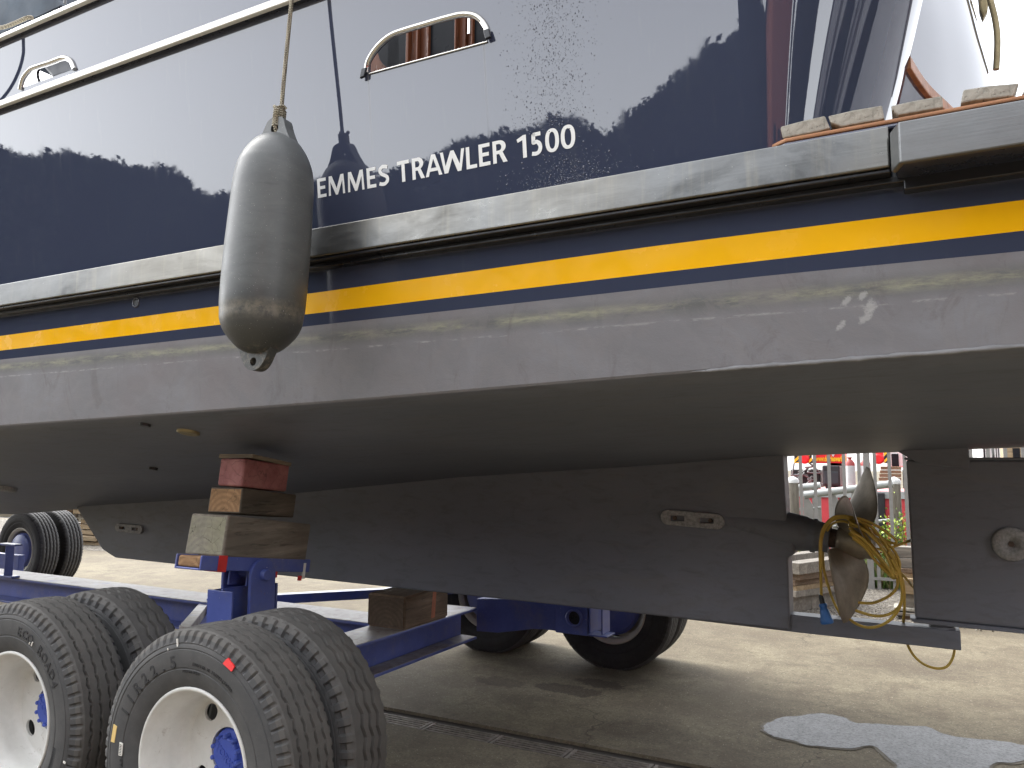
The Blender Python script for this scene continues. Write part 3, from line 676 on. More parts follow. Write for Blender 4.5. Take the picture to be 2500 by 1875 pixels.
# keel
KT = .085
def kz(x): return I(x, [-6.4, -.6], [.838, .790])
prof = [(-6.97, 1.27), (-6.55, .905), (-6.50, .885), (-6.36, kz(-6.36)), (-3, kz(-3)), (-.99, kz(-.99)), (-.655, .79), (-.655, .865), (-.655, 1.18), (-.62, 1.20), (-.62, 1.33), (-.655, 1.36), (-.665, 1.76), (-1.4, 1.75), (-2.8, 1.66), (-4.3, 1.52), (-5.3, 1.45)]
g = MB(); g.prism([(x, YK-KT, z) for x, z in prof], (0, 2*KT, 0)); keel = g.build('keel', 'shaded_antifouling', boat, .012, 3)
g = MB(); g.bb((-6.36, YK-KT-.012, kz(-6)-.035), (-.99, YK+KT+.012, kz(-3)-.022)); 
g = MB(); g.prism([(-1.35, YK-.06, .79), (-.60, YK-.06, .776), (.155, YK-.06, .768), (.155, YK-.06, .862), (-.60, YK-.06, .868), (-1.35, YK-.06, .87)], (0, .12, 0)); shoe = g.build('rudder_shoe', 'shaded_antifouling', boat, .006)
XP, ZS = -.335, 1.275
SHA = R(8.5)
def shaft_rot(g):
    M = Matrix.Translation((XP, YK, ZS)) @ rotm(0, SHA, 0) @ Matrix.Translation((-XP, -YK, -ZS)); g.v = [M @ v for v in g.v]; return g
# stern tube, shaft
g = MB(); g.lathe([(.015, -1.75), (.045, -1.4), (.088, -1.0), (.104, -.66), (.098, -.58), (.088, -.54), (.094, -.535), (.094, -.515), (.086, -.51), (.079, -.47), (.082, -.465), (.08, -.445)], (0, YK, ZS-.004), 'X', 28); shaft_rot(g)
g.build('stern_tube', 'shaded_antifouling', boat)
g = MB(); g.lathe([(.052, -.45), (.052, -.39)], (0, YK, ZS), 'X', 20); shaft_rot(g); g.build('propeller_shaft', 'shaft_rust', boat)
# propeller: hub and four twisted blades
prop = MB(); prop.lathe([(.07, -.075), (.09, -.06), (.092, .05), (.075, .085), (.075, .11), (.05, .12)], (XP, YK, ZS), 'X', 28)
prop = shaft_rot(prop).build('propeller', 'bronze_prop', boat)
def blade(ang):
    rows = []; N = 22; Mm = 14; Rr = .45; Pt = 1.1
    for i in range(N):
        u = i/(N-1); r = .075+(Rr-.075)*u
        c = .335*(max(0., math.sin(PI*(u*.86+.10))))**.75*(1-.15*u); c = max(c, .012)
        if u > .93: c *= math.sqrt(max(.02, 1-((u-.93)/.07)**2))
        ph = math.atan(Pt/(2*PI*r)); th = .016*(1-u)+.005; row = []
        for side in (1, -1):
            for k in range(Mm+1):
                w = k/Mm if side == 1 else 1-k/Mm
                s_ = (w-.5)*c; t = th*math.sqrt(max(0, 1-(2*w-1)**2))*side*.5
                axl = s_*math.sin(ph)+t*math.cos(ph)+.02*u; arc = (s_*math.cos(ph)-t*math.sin(ph))/r+.18*u*u
                a = ang+arc*PROP_HAND; row.append((XP+axl, YK+r*math.cos(a), ZS+r*math.sin(a)))
        rows.append(row)
    g = MB(); g.grid(rows, closev=True, flip=False); g.add(rows[-1], [list(range(len(rows[-1])))]); return shaft_rot(g).build('blade', 'bronze_prop', prop)
PROP_HAND = 1
for a in (56, 146, 232, 326): blade(R(a))
# rudder
g = MB(); zr = at(2440, 1124, Y=YK).z
RT = .045
g.prism([(-.045, YK-RT, .905), (-.052, YK-RT, zr), (1.2, YK-RT, zr), (1.2, YK-RT, .885)], (0, 2*RT, 0)); rud = g.build('rudder', 'shaded_antifouling', boat, .012, 3)
g = MB(); g.prism([(-.05, YK-RT-.02, .885), (-.07, YK-RT-.01, .905), (1.2, YK-RT-.02, .885), (1.2, YK-RT-.02, .868)], (0, 2*RT+.04, 0)); g.build('rudder_flange', 'shaded_antifouling', rud, .004)
g = MB(); g.bb((-.06, YK-RT-.012, zr), (1.2, YK+RT+.012, zr+.014)); g.build('rudder_top_plate', 'shaded_antifouling', rud, .004)
g = MB(); g.prism([(-.20, YK-.07, 1.83), (-.13, YK-.07, 1.79), (.01, YK-.07, zr-.02), (.235, YK-.07, zr-.045), (.235, YK-.07, 1.83)], (0, .14, 0)); g.build('rudder_trunk', 'shaded_antifouling', boat, .006)
g = MB(); g.lathe([(.045, .80), (.045, .875)], (.075, YK, 0), 'Z', 20); g.lathe([(.06, .862), (.06, .872)], (.075, YK, 0), 'Z', 20); g.build('rudder_pintle', 'shaded_antifouling', rud)
c = at(2468, 1328, Y=YK-RT)
g = MB(); g.lathe([(.083, 0), (.083, -.016), (.076, -.022), (.018, -.022), (.018, -.016)], c, 'Y', 30); an = g.build('round_anode', 'zinc_anode', rud)
g = MB(); g.lathe([(.015, -.012), (.013, -.024)], c, 'Y', 6); g.build('anode_bolt', 'bolt_rust', an)
# bar anodes on the keel
def bar_anode(x0, z0, x1, z1, h):
    L = x1-x0; y = YK-KT; pts = [(x1-h/2+h/2*math.cos(a), (z1+(0))+h/2*math.sin(a)) for a in np.linspace(-PI/2, PI/2, 10)]+[(x0+h/2+h/2*math.cos(a), z0+h/2*math.sin(a)) for a in np.linspace(PI/2, 3*PI/2, 10)]
    hol = []
    for u in (.27, .73):
        cx, cz = x0+L*u, z0+(z1-z0)*u; w, hh = L*.11, h*.17
        hol.append([Vector((cx+sx*w, y, cz+sz*hh)) for sx, sz in ((-1, -1), (1, -1), (1, 1), (-1, 1))])
    g = MB(); g.prism([(x, y, z) for x, z in pts], (0, -.022, 0), 0, [[Vector(p) for p in q] for q in hol]); a = g.build('bar_anode', 'zinc_anode', keel, .005)
    for u in (.22, .78):
        g = MB(); g.lathe([(.013, 0), (.012, -.014)], (x0+L*u, y, z0+(z1-z0)*u), 'Y', 6); g.build('anode_bolt', 'bolt_rust', a)
a, b = at(1615, 1262, Y=YK-KT), at(1770, 1272, Y=YK-KT); bar_anode(a.x, a.z, b.x, b.z-.004, .088)
a, b = at(286, 1287, Y=YK-KT), at(352, 1293, Y=YK-KT); bar_anode(a.x, a.z, b.x, b.z, .072)
# fittings in the bottom: echo sounder disc, drain hole
def bottom_y(px, py):
    d = ray(px, py); best = None
    for t in np.linspace(2, 8, 1200):
        p = Vector((d.x*t, d.y*t, d.z*t+H))
        if p.y < 2.37 or p.y > 4.5: continue
        s_ = sect(p.x)[5:]; z = float(np.interp(p.y, [q[0] for q in s_], [q[1] for q in s_]))
        if best is None or abs(p.z-z) < best[0]: best = (abs(p.z-z), p)
    return best[1]
plain('brass_fitting', (.30, .25, .14), .5, .5, var=.25)
p = bottom_y(460, 1054); g = MB(); g.lathe([(.055, .02), (.055, -.008), (.046, -.012)], p, 'Z', 24, M=rotm(-.23, 0, 0)); g.build('hull_fitting', 'brass_fitting', boat)
p = bottom_y(14, 1190); g = MB(); g.lathe([(.085, .02), (.08, -.02), (.06, -.03)], p, 'Z', 24, M=rotm(-.2, 0, 0)); g.build('hull_anode', 'zinc_anode', boat)
p = bottom_y(375, 1142); g = MB(); g.lathe([(.03, .02), (.025, -.015)], p, 'Z', 16, M=rotm(-.2, 0, 0)); g.build('bottom_plug', 'dark_skin_fitting', boat)
p = bottom_y(355, 1035); g = MB(); g.lathe([(.03, .02), (.025, -.012)], p, 'Z', 16, M=rotm(-.2, 0, 0)); g.build('bottom_plug', 'dark_skin_fitting', boat)
c = at(333, 738, Y=2.343)
g = MB(); g.lathe([(.0225, .02), (.026, -.003), (.0225, -.006), (.018, -.004), (.017, .03)], c, 'Y', 24, cap=False); sk = g.build('outlet_ring', 'navy_lower_paint', boat)
g = MB(); g.lathe([(.018, .0), (.001, -.0005)], c+Vector((0, -.002, 0)), 'Y', 20); g.build('outlet_hole', 'rubbing_black', sk)
# name lettering on the topsides: each glyph in a unit box (width 1, cap height 1), placed between its left and right edge
def bar(*p): return [list(p)]
def glyph(ch, w):
    """polygons (list of (outline, holes)) with stem t relative to the glyph's own width/height ratio w"""
    t, h = .185/w, .165
    if ch == 'E': return [([(0, 0), (1, 0), (1, h), (t, h), (t, .43), (.9, .43), (.9, .43+h), (t, .43+h), (t, 1-h), (1, 1-h), (1, 1), (0, 1)], [])]
    if ch == 'L': return [([(0, 0), (1, 0), (1, h), (t, h), (t, 1), (0, 1)], [])]
    if ch == 'T': return [([(.5-t/2, 0), (.5+t/2, 0), (.5+t/2, 1-h), (1, 1-h), (1, 1), (0, 1), (0, 1-h), (.5-t/2, 1-h)], [])]
    if ch == 'M': u = t*.86; return [([(0, 0), (u*.9, 0), (u*.95, .70), (.5-u*.42, 0), (.5+u*.42, 0), (1-u*.95, .70), (1-u*.9, 0), (1, 0), (.95, 1), (.95-u*1.25, 1), (.5, .33), (.05+u*1.25, 1), (.05, 1)], [])]
    if ch == 'A': return [([(0, 0), (t*.98, 0), (.5-(.5-t*.55)*.62, .22), (.5+(.5-t*.55)*.62, .22), (1-t*.98, 0), (1, 0), (.5+t*.60, 1), (.5-t*.60, 1)], [[(.335, .375), (.665, .375), (.5, .80)]])]
    if ch == 'W': u = t*.95; return [([(.155, 0), (.155+u*1.15, 0), (.5, .66), (.845-u*1.15, 0), (.845, 0), (1, 1), (1-u*.95, 1), (.79, .34), (.5+u*.5, 1), (.5-u*.5, 1), (.21, .34), (u*.95, 1), (0, 1)], [])]
    if ch == '1': return [([(1-.185/w, 0), (1, 0), (1, 1), (1-.15/w, 1), (0, .86), (.10, .71), (1-.185/w, .79)], [])]
    if ch == '0':
        n = 40; se = lambda q, a, b, e: (.5+a*math.copysign(abs(math.cos(q))**e, math.cos(q)), .5+b*math.copysign(abs(math.sin(q))**e, math.sin(q)))
        return [([se(2*PI*k/n, .5, .515, .86) for k in range(n)], [[se(2*PI*k/n, .5-t*.98, .515-h*.9, .9) for k in range(n)]])]
    if ch == 'R':
        n = 12; o = [(0, 0), (t, 0), (t, .40), (.45, .40), (1-t*1.1, 0), (1.02, 0), (.70, .47)]
        o += [(.50+.44*math.sin(q), .72-.28*math.cos(q)) for q in np.linspace(.75, PI, n)]+[(0, 1)]
        i = [(t, .555), (.46, .555)]+[(.46+(.44-t)*.95*math.sin(q), .70-.145*math.cos(q)) for q in np.linspace(.2, PI-.2, 8)]+[(.46, .845), (t, .845)]
        return [(o, [i])]
    # S and 5: a stroke of constant weight along a curve
    if ch == 'S': c = [(.90, .87), (.62, .915), (.36, .90), (.17, .76), (.28, .60), (.55, .50), (.80, .40), (.86, .24), (.66, .10), (.38, .075), (.08, .13)]
    if ch == '5': c = [(.92, .915), (.36, .915), (.30, .915), (.29, .86), (.27, .60), (.28, .565), (.34, .57), (.58, .58), (.80, .46), (.86, .30), (.72, .13), (.46, .075), (.10, .10)]
    P = spline([Vector((x*w, y, 0)) for x, y in c], 6 if ch == 'S' else 5); L_, R2 = [], []
    for k, p in enumerate(P):
        d = (P[min(k+1, len(P)-1)]-P[max(k-1, 0)]).normalized(); nn = Vector((-d.y, d.x, 0))*(.085 if abs(d.x) > .7 else .088+.004)
        L_.append((p+nn)); R2.append((p-nn))
    return [('strip', [[((a_.x)/w, a_.y), ((b_.x)/w, b_.y)] for a_, b_ in zip(L_, R2)])]
BASE = ([777, 986, 1140, 1283, 1406], [484, 444, 414, 385, 358.5]); CAPT = ([777, 986, 1140, 1283, 1406], [437, 392, 360, 329, 301])
WORDS = (('EMMES', ((776.8, 797.9), (803.5, 843.5), (850.5, 890.6), (897.6, 919.5), (925.5, 951))), ('TRAWLER', ((972, 1001), (1008, 1037.5), (1040, 1080.5), (1077, 1136.5), (1140, 1165.5), (1171, 1198), (1205, 1239))), ('1500', ((1264, 1287), (1297, 1324.5), (1333, 1366.5), (1371, 1406))))
out = Vector((0, -1, -FL)).normalized()
for word, ext in WORDS:
    g = MB()
    for ch, (p0, p1) in zip(word, ext):
        bl, br = attop(p0, np.interp(p0, *BASE)), attop(p1, np.interp(p1, *BASE)); tl, tr2 = attop(p0, np.interp(p0, *CAPT)), attop(p1, np.interp(p1, *CAPT))
        hgt = ((tl.z-bl.z)+(tr2.z-br.z))/2; wd = (br-bl).length; up = Vector((0, -FL, 1))
        q3 = lambda q: bl+(br-bl)*float(q[0])+up*(hgt*float(q[1]))+out*.0014
        for poly in glyph(ch, wd/hgt):
            if poly[0] == 'strip':
                rows_ = [[q3(a_), q3(b_)] for a_, b_ in poly[1]]; g.grid(rows_, smooth=False)
            else:
                loops_ = [[q3(q) for q in poly[0]]]+[[q3(q) for q in hh] for hh in poly[1]]
                g.add([q for l_ in loops_ for q in l_], [list(t_) for t_ in tessellate_polygon([[Vector((q.x, q.z, 0)) for q in l_] for l_ in loops_])])
    g.build('hull_lettering', 'white_lettering', boat)
# rain beads on the paint
g = MB(); dome = [(0, 0, 1)]+[(math.cos(a), math.sin(a), .55) for a in np.linspace(0, 2*PI, 6, endpoint=False)]+[(1.25*math.cos(a), 1.25*math.sin(a), 0) for a in np.linspace(.5, 2*PI+.5, 6, endpoint=False)]
df = [(0, 1+i, 1+(i+1) % 6) for i in range(6)]+[(1+i, 7+i, 1+(i+1) % 6) for i in range(6)]+[(7+i, 7+(i+1) % 6, 1+(i+1) % 6) for i in range(6)]
Mo = Matrix(((1, 0, 0), (0, 0, -1), (0, 1, 0))).to_4x4() @ rotm(0, 0, 0)
nb = 0
while nb < 2100:
    if nb < 1400:
        col = int(np.clip(rng.normal(13, 6), -4, 32)); px = 1240+col*8.4+rng.normal(0, 2.6); py = rng.uniform(-5, 330); px += (py-100)*.012*(col-13)*.25
    else: px, py = rng.normal(1385, 60), 470-abs(rng.normal(0, 48)); py += -(px-1385)*.17
    p = attop(px, py)
    if p.z < 2.62: continue
    s_ = rng.uniform(.0007, .0013) if rng.random() < .85 else rng.uniform(.0013, .0024)
    g.add(dome, df, 0, Matrix.Translation(p) @ Mo @ Matrix.Diagonal((s_, s_*rng.uniform(1, 1.5), s_*.95, 1)), True); nb += 1
o = g.build('rain_beads', 'navy_gloss_paint', boat); o['kind'] = 'stuff'
# canvas cover, deck rope and stanchion above the cap rail
YC = 2.55
def cv(px, py, y=YC): return at(px, py, Y=y)
g = MB(); q = [cv(-60, 110), cv(4, 80), cv(100, 36), cv(148, 13), cv(135, -6), cv(118, -90), cv(-60, -140)]
rows = []
for y, sh in ((0, 0), (.25, .03), (.8, .06)):
    rows.append([p+Vector((-sh, y, sh*.8)) for p in q])
g.grid(rows, smooth=False, closev=True); g.add(rows[0], [list(t) for t in tessellate_polygon([rows[0]])]); g.build('canvas_cover', 'canvas_blue', boat, .03, 3)
g = MB(); g.prism([cv(103, 162, 2.75), cv(127, 191, 2.75), cv(240, 160, 2.75), cv(240, 100, 2.75), cv(103, 130, 2.75)], (0, .4, 0)); g.build('deck_locker', 'deck_grey', boat, .02)
g = MB(); g.tube([cv(-20, 70, 2.2), cv(10, 66, 2.18), cv(40, 55, 2.17), cv(66, 43.5, 2.17), cv(78, 43, 2.2)], .0105, 8, sub=6); g.build('deck_rope', 'braided_rope', boat)
g = MB(); g.tube([cv(158, 9, 2.2), cv(160, -80, 2.2)], .007, 10); g.build('stanchion', 'grey_steel_band', boat)
g = MB(); g.tube([cv(97, 165, 2.3), cv(92, 182, 2.3), cv(97, 202, 2.3)], .0075, 8, sub=4); g.build('fairlead_line', 'dark_rope', boat)
g = MB(); g.tube([cv(2405, -60, 4.3), cv(2418, 0, 4.3), cv(2430, 50, 4.3), cv(2435, 100, 4.3), cv(2432, 170, 4.3)], .015, 10, sub=5); g.build('stern_hose', 'brass_fitting', boat)
g = MB(); g.prism([cv(2388, -20, 4.4), cv(2392, 22, 4.4), cv(2400, 45, 4.4), cv(2412, 24, 4.4), cv(2416, -20, 4.4)], (0, .06, 0)); g.build('stern_scrap', 'brass_fitting', boat, .01)  # dark brownish scrap above the transom

# ================================================================== FENDERS
def fender(label, dx=0.):
    eye = at(681, 319, Y=2.075); t = thing('fender', label, 'fender', eye)
    lo = at(628.5, 885, Y=2.045); ax = (lo-eye); L = ax.length; ax.normalize()
    side = Vector((1, 0, 0)); side = (side-ax*side.dot(ax)).normalized(); fr_ = side.cross(ax)
    def P(u, v, w): return eye+side*u+fr_*v+ax*w
    r = .155; w0, w1 = .016, L-.030
    prof = [(.0, w0), (.040, w0+.008), (.079, w0+.032), (.102, w0+.059), (.119, w0+.087), (.131, w0+.115), (.139, w0+.142), (.147, w0+.198), (.150, w0+.28), (r, (w0+w1)/2+.05), (r-.001, w1-.20), (.150, w1-.15), (.146, w1-.115), (.133, w1-.082), (.116, w1-.058), (.094, w1-.034), (.068, w1-.014), (.035, w1-.003), (.0, w1)]
    pr_ = spline([Vector((a, b, 0)) for a, b in prof], 4)
    g = MB(); n = 48
    g.grid([[P(max(.0005, q.x)*math.cos(2*PI*k/n), max(.0005, q.x)*math.sin(2*PI*k/n), q.y) for k in range(n)] for q in pr_], closev=True, smooth=True, flip=True)
    def ear(pts, hole, th):
        sp = spline([Vector((a, b, 0)) for a, b in pts], 5)
        g.prism([P(q.x, -th/2, q.y) for q in sp], fr_*th, 0, [[P(a, -th/2, b) for a, b in hole]], smooth=False)
    ear([(.128, w0+.115), (.088, w0+.048), (.058, w0-.006), (.040, -.032), (.020, -.043), (0, -.045), (-.020, -.043), (-.042, -.030), (-.066, w0+.002), (-.100, w0+.052), (-.128, w0+.115), (0, w0+.16)], circ(0, .0, .019, .021, 20), .046)
    ear([(.095, w1-.05), (.070, w1-.008), (.058, w1+.018), (.044, w1+.040), (.026, w1+.056), (0, w1+.062), (-.026, w1+.056), (-.046, w1+.040), (-.062, w1+.016), (-.076, w1-.012), (-.097, w1-.05), (0, w1-.1)], circ(0, L, .0155, .0155, 20), .042)
    g.build('fender_body', 'fender_vinyl', t, .007, 3)
    g = MB(); top = at(712, 0, Y=2.085); tp2 = top+(top-eye)*.42
    g.tube([eye+Vector((0, -.012, -.012)), eye+Vector((.002, -.026, .03)), eye+(top-eye)*.09, eye+(top-eye)*.4, top, tp2, tp2+Vector((0, .05, .03)), tp2+Vector((0, .2, .02))], .0078, 10, sub=5)
    g.tube([eye+Vector((0, -.012, -.012)), eye+Vector((0, .01, -.016)), eye+Vector((0, .026, .02)), eye+(top-eye)*.09], .0078, 10, sub=4)
    rp = g.build('rope', 'braided_rope', t)
    g = MB(); d = (top-eye).normalized()
    for k in range(8):
        c = eye+d*(.016+.0085*k)+Vector((0, -.004, 0)); a = side; b = Vector((0, 1, 0))
        g.tube([c+a*.0165*math.cos(q)+b*.024*math.sin(q)+d*.003*math.sin(q) for q in np.linspace(0, 2*PI, 13)], .0046, 6, cap=False)
    g.tube([eye+d*.086+Vector((-.016, -.008, 0)), eye+d*.094+Vector((-.02, -.014, 0)), eye+d*.082+Vector((0, -.02, 0)), eye+d*.088+Vector((.02, -.012, 0)), eye+d*.08+Vector((.025, .0, 0))], .0072, 8, sub=4)
    g.build('knot', 'braided_rope', rp); return t
f0 = fender('big worn grey cylindrical fender hanging on a rope over the rub rail')
pp_ = []
for x, y in ((57, 60), (57, 82), (58, 120), (57, 150), (45, 190), (22, 232), (-20, 280)):
    q = at(x, y, Y=2.27); q.y = 2*ytop(q.z)-q.y; pp_.append(q)
g = MB(); g.tube(pp_, .008, 8, sub=5); tag(g.build('mooring_line', 'dark_rope'), 'dark mooring line hanging along the bulwark left of the fairlead, seen mirrored in the paint', 'rope')

# ================================================================== WEDGE BLOCKS on the swim platform
WD = [([(178, 440), (370, 392), (555, 350), (605, 455), (500, 478), (205, 535)], 'light weathered wooden block with a split right end, first on the platform from the left'),
      ([(588, 347), (800, 300), (1032, 258), (1056, 372), (700, 438), (606, 405)], 'light weathered wooden block in the widest gap-free row on the platform, second from the left'),
      ([(1108, 262), (1300, 220), (1532, 178), (1536, 278), (1170, 345), (1112, 300)], 'weathered wooden block with a small rust spot, right in front of the teak cap end'),
      ([(1714, 132), (1950, 92), (2176, 70), (2126, 186), (1800, 222), (1690, 245)], 'weathered wooden block with a slanted right end, against the white sky on the platform'),
      ([(2212, 130), (2400, 105), (2420, 150), (2190, 178)], 'brownish wooden block cut by the right edge of the photo')]
for q, lab in WD:
    p = [at(1850+x/3.403, 180+y/3.403, Y=2.32) for x, y in q]; c = sum(p, Vector())/len(p); c.z = zp+.012
    t = thing('wooden_block', lab, 'wooden block', c, 'weathered wooden blocks on the swim platform')
    g = MB(); g.prism([x+Vector((rng.normal(0, .001), 0, rng.normal(0, .001))) for x in p], (0, .45, 0)); g.build('block_body', 'timber_wedge', t, .004)

# ================================================================== TRAILER
tr = thing('boat_trailer', 'blue steel boat trailer with twin white truck wheels under the yacht', 'trailer', (-3.1, 4.5, 0))
ZBM = .57
def ibeam(g, a, b, w, h, ztop, tf=.018, tw=.014, axis='X', end=True):
    """I beam between a and b (coordinate along axis), c centre given in a=(start,centre) b=(end,centre)"""
    (s0, c0), (s1, c1) = a, b
    for (z0, z1, ww, mi) in ((ztop-tf, ztop, w, 0), (ztop-h, ztop-h+tf, w, 0), (ztop-h+tf, ztop-tf, tw, 0)):
        q = [(s0, c0-ww/2), (s0, c0+ww/2), (s1, c1+ww/2), (s1, c1-ww/2)]
        if axis == 'X': poly = [(u, v, z0) for u, v in q]
        else: poly = [(v, u, z0) for u, v in q]
        g.prism(poly, (0, 0, z1-z0))
g = MB(); ibeam(g, (-12.2, 4.64), (-3.40, 4.60), .33, .235, ZBM-.002); sp = g.build('spine_beam', 'trailer_blue', tr, .004)
g = MB(); g.prism([(-12.2, 4.48, ZBM), (-12.2, 4.80, ZBM), (-3.405, 4.76, ZBM), (-3.405, 4.44, ZBM)], (0, 0, .003)); g.build('flange_top', 'worn_flange_steel', sp)
XB = -3.09; WB = .31
g = MB(); ibeam(g, (2.60, XB-WB/2), (5.33, XB-WB/2), WB, .235, ZBM, axis='Y'); cb = g.build('cross_beam', 'trailer_blue', tr, .004)
g = MB(); g.prism([(XB-WB+.006, 2.6, ZBM), (XB-.006, 2.6, ZBM), (XB-.006, 5.32, ZBM), (XB-WB+.006, 5.32, ZBM)], (0, 0, .003))
g.prism([(XB-WB/2+.012, 2.6, ZBM-.217), (XB-.008, 2.6, ZBM-.217), (XB-.008, 5.32, ZBM-.217), (XB-WB/2+.012, 5.32, ZBM-.217)], (0, 0, .003)); g.build('flange_top', 'worn_flange_steel', cb)
plain('weld_bead', (.03, .04, .14), .5, bump=.5)
# far-side rocker carrying the axles
g = MB(); YR = 5.36
def rz(px, py): p = at(px, py, Y=YR); return (p.x, YR, p.z)
g.prism([rz(1163, 1462), rz(1163, 1541), rz(1215, 1545), rz(1300, 1536), rz(1330, 1537), rz(1440, 1552), rz(1440, 1462)], (0, .30, 0)); rk = g.build('rocker_beam', 'trailer_blue', tr, .006)
g = MB(); x0, x1 = at(1360, 1500, Y=YR).x, at(1438, 1500, Y=YR).x; zq = at(1400, 1549, Y=YR-.03).z; g.bb((x0, YR-.03, zq), (x1, YR, .66)); g.build('bracket_plate', 'trailer_blue', rk, .004)
c = at(1404, 1508, Y=YR-.03); g = MB(); g.lathe([(.062, 0), (.066, -.03), (.050, -.032), (.048, .0)], c, 'Y', 26, cap=False); tb = g.build('axle_bush', 'trailer_blue', rk)
g = MB(); g.lathe([(.049, 0), (.001, 0)], c+Vector((0, -.004, 0)), 'Y', 24, cap=False); g.build('bush_hole', 'rubbing_black', tb)
g = MB(); x2 = x1+.01
for (dx, w) in ((0, .012), (.095, .012)): g.bb((x2+dx, YR-.03, zq+.02), (x2+dx+w, YR+.12, .66))
g.bb((x2, YR-.06, zq+.008), (x2+.15, YR+.10, zq+.0195)); g.build('bracket_channel', 'trailer_blue', rk, .003)
g = MB(); p0, p1 = at(690, 1463, Z=.54), at(905, 1451, Z=.54); d = (p1-p0).normalized(); a, b = p0-d*.6, p1+d*.9
n = Vector((-d.y, d.x, 0)); g.prism([a-n*.05+Vector((0, 0, -.03)), a+n*.05+Vector((0, 0, -.03)), b+n*.05+Vector((0, 0, -.03)), b-n*.05+Vector((0, 0, -.03))], (0, 0, .075)); g.build('diagonal_brace', 'trailer_blue', tr, .003)
a, b = at(500, 1470, Z=ZBM-.02), at(450, 1530, X=-4.2)
g = MB(); g.prism([a+Vector((-.05, 0, 0)), a+Vector((.05, 0, 0)), b+Vector((.05, 0, 0)), b+Vector((-.05, 0, 0))], (0, 0, -.07)); g.build('knee_brace', 'worn_flange_steel', tr, .003)
# near bogie frame between the wheels
g = MB(); g.bb((-4.1, 2.83, .40), (-2.2, 2.95, .56)); g.build('bogie_beam', 'trailer_blue', tr, .006)
for xa in (-2.54, -3.74):
    g = MB(); g.lathe([(.06, 2.45), (.06, 2.9)], (xa, 0, .5), 'Y', 20); g.build('axle', 'trailer_blue', tr)
# front cross beam stub far left
g = MB(); 
def lz(px, py, y): p = at(px, py, Y=y); return Vector((p.x, y, p.z))
xl = at(20, 1360, Y=4.62).x
xl = at(42, 1330, Y=4.45).x-.13; zl = at(20, 1327, Y=4.45).z; ibeam(g, (4.42, xl), (4.50, xl), .26, zl-ZBM-.004, zl, axis='Y'); g.build('front_cross_beam', 'trailer_blue', tr, .004)
g = MB(); q0, q1 = at(8, 1350, Y=5.6), at(54, 1392, Y=5.6); g.bb((q0.x-.6, 5.55, q1.z-.05), (q1.x, 5.62, q0.z)); g.build('front_rocker', 'trailer_blue', tr, .004)
# support post with rocking pad
XF = -2.95
g = MB()
def hs(px, py, y=None, X=None): return at(px, py, X=X) if X is not None else at(px, py, Y=y)
zpt = 1.05
yA, yB = 2.76, 3.04
# H column: near flange, web and far flange, open to the bow and the stern
g.bb((-3.135, yA-.012, .57), (-2.965, yA, zpt+.005)); g.bb((-3.055, yA, .57), (-3.043, yB, zpt+.012)); g.bb((-3.135, yB, .57), (-2.965, yB+.012, zpt+.01))
g.bb((-3.135, yA, .57), (-3.123, yA+.10, zpt)); post = g.build('support_post', 'trailer_blue', tr, .003)
def cheek(x):
    c = at(644, 1403, X=x); w = .083; zt = c.z; pts = [(c.y-w, .62), (c.y-w, zt)]+[(c.y-w*math.cos(a), zt+w*.95*math.sin(a)) for a in np.linspace(0, PI, 18)][1:-1]+[(c.y+w, zt), (c.y+w, .62)]
    return [(x, y, z) for y, z in pts], c
g = MB(); pts, c = cheek(-2.93); g.prism(pts, (-.02, 0, 0)); g.prism([(p[0]-.19, p[1], p[2]) for p in pts], (-.018, 0, 0)); ck = g.build('pivot_cheek', 'trailer_blue', post, .004)
g = MB(); g.lathe([(.024, .026), (.028, .022), (.028, -.03)][::-1], c, 'X', 20); g.lathe([(.022, -.035), (.022, -.25)], c, 'X', 16); g.build('pivot_pin', 'trailer_blue', post)
# tilted frame of the pad (local y along the pad, z up)
P0, P1 = at(493.5, 1356.6, X=XF), at(759, 1366, X=XF); yv = (P1-P0).normalized(); zv = Vector((1, 0, 0)).cross(yv).normalized()
if zv.z < 0: zv = -zv
TM = Matrix((Vector((1, 0, 0)), yv, zv)).transposed().to_4x4(); TM.translation = P0
LP = (P1-P0).length; PW = .176
g = MB(); hN = (P0-at(491, 1393, X=XF)).length
def tb(lo, hi, mi=0):
    c = [(a+b)/2 for a, b in zip(lo, hi)]; d = [abs(b-a) for a, b in zip(lo, hi)]
    g.add([(sx*d[0]/2+c[0], sy*d[1]/2+c[1], sz*d[2]/2+c[2]) for sz in (-1, 1) for sy in (-1, 1) for sx in (-1, 1)], [(0, 2, 3, 1), (4, 5, 7, 6), (0, 1, 5, 4), (2, 6, 7, 3), (0, 4, 6, 2), (1, 3, 7, 5)], mi, TM)
tb((-.010, 0, -hN), (0, LP, 0)); tb((-PW, 0, -hN), (-PW+.010, LP, 0)); tb((-PW+.010, 0, -hN), (-.010, LP, -hN+.010))
tb((-.04, LP*.44, -hN-.075), (-.028, LP*.70, -hN+.002)); tb((-PW+.028, LP*.42, -hN-.075), (-PW+.04, LP*.74, -hN+.002))
pad = g.build('rocking_pad', 'trailer_blue', tr, .004)
g = MB(); tb((.001, LP*.135, -hN-.004), (.004, LP*.205, .004)); tb((-.10, LP*.15, -hN-.006), (.002, LP*.2, -hN-.002)); g.build('red_tape', 'red_tape', pad)
g = MB(); tb((-.005, LP*.93, -hN-.035), (.001, LP*.955, -.02)); g.build('torn_sticker', 'white_sticker', pad)
g = MB(); tb((-.012, LP*.90, -hN-.045), (-.002, LP*.93, -hN-.02)); g.build('red_tape', 'red_tape', pad)
g = MB(); tb((-.03, LP*.64, -hN-.03), (-.01, LP*.69, -hN)); g.build('red_tape', 'red_tape', pad)
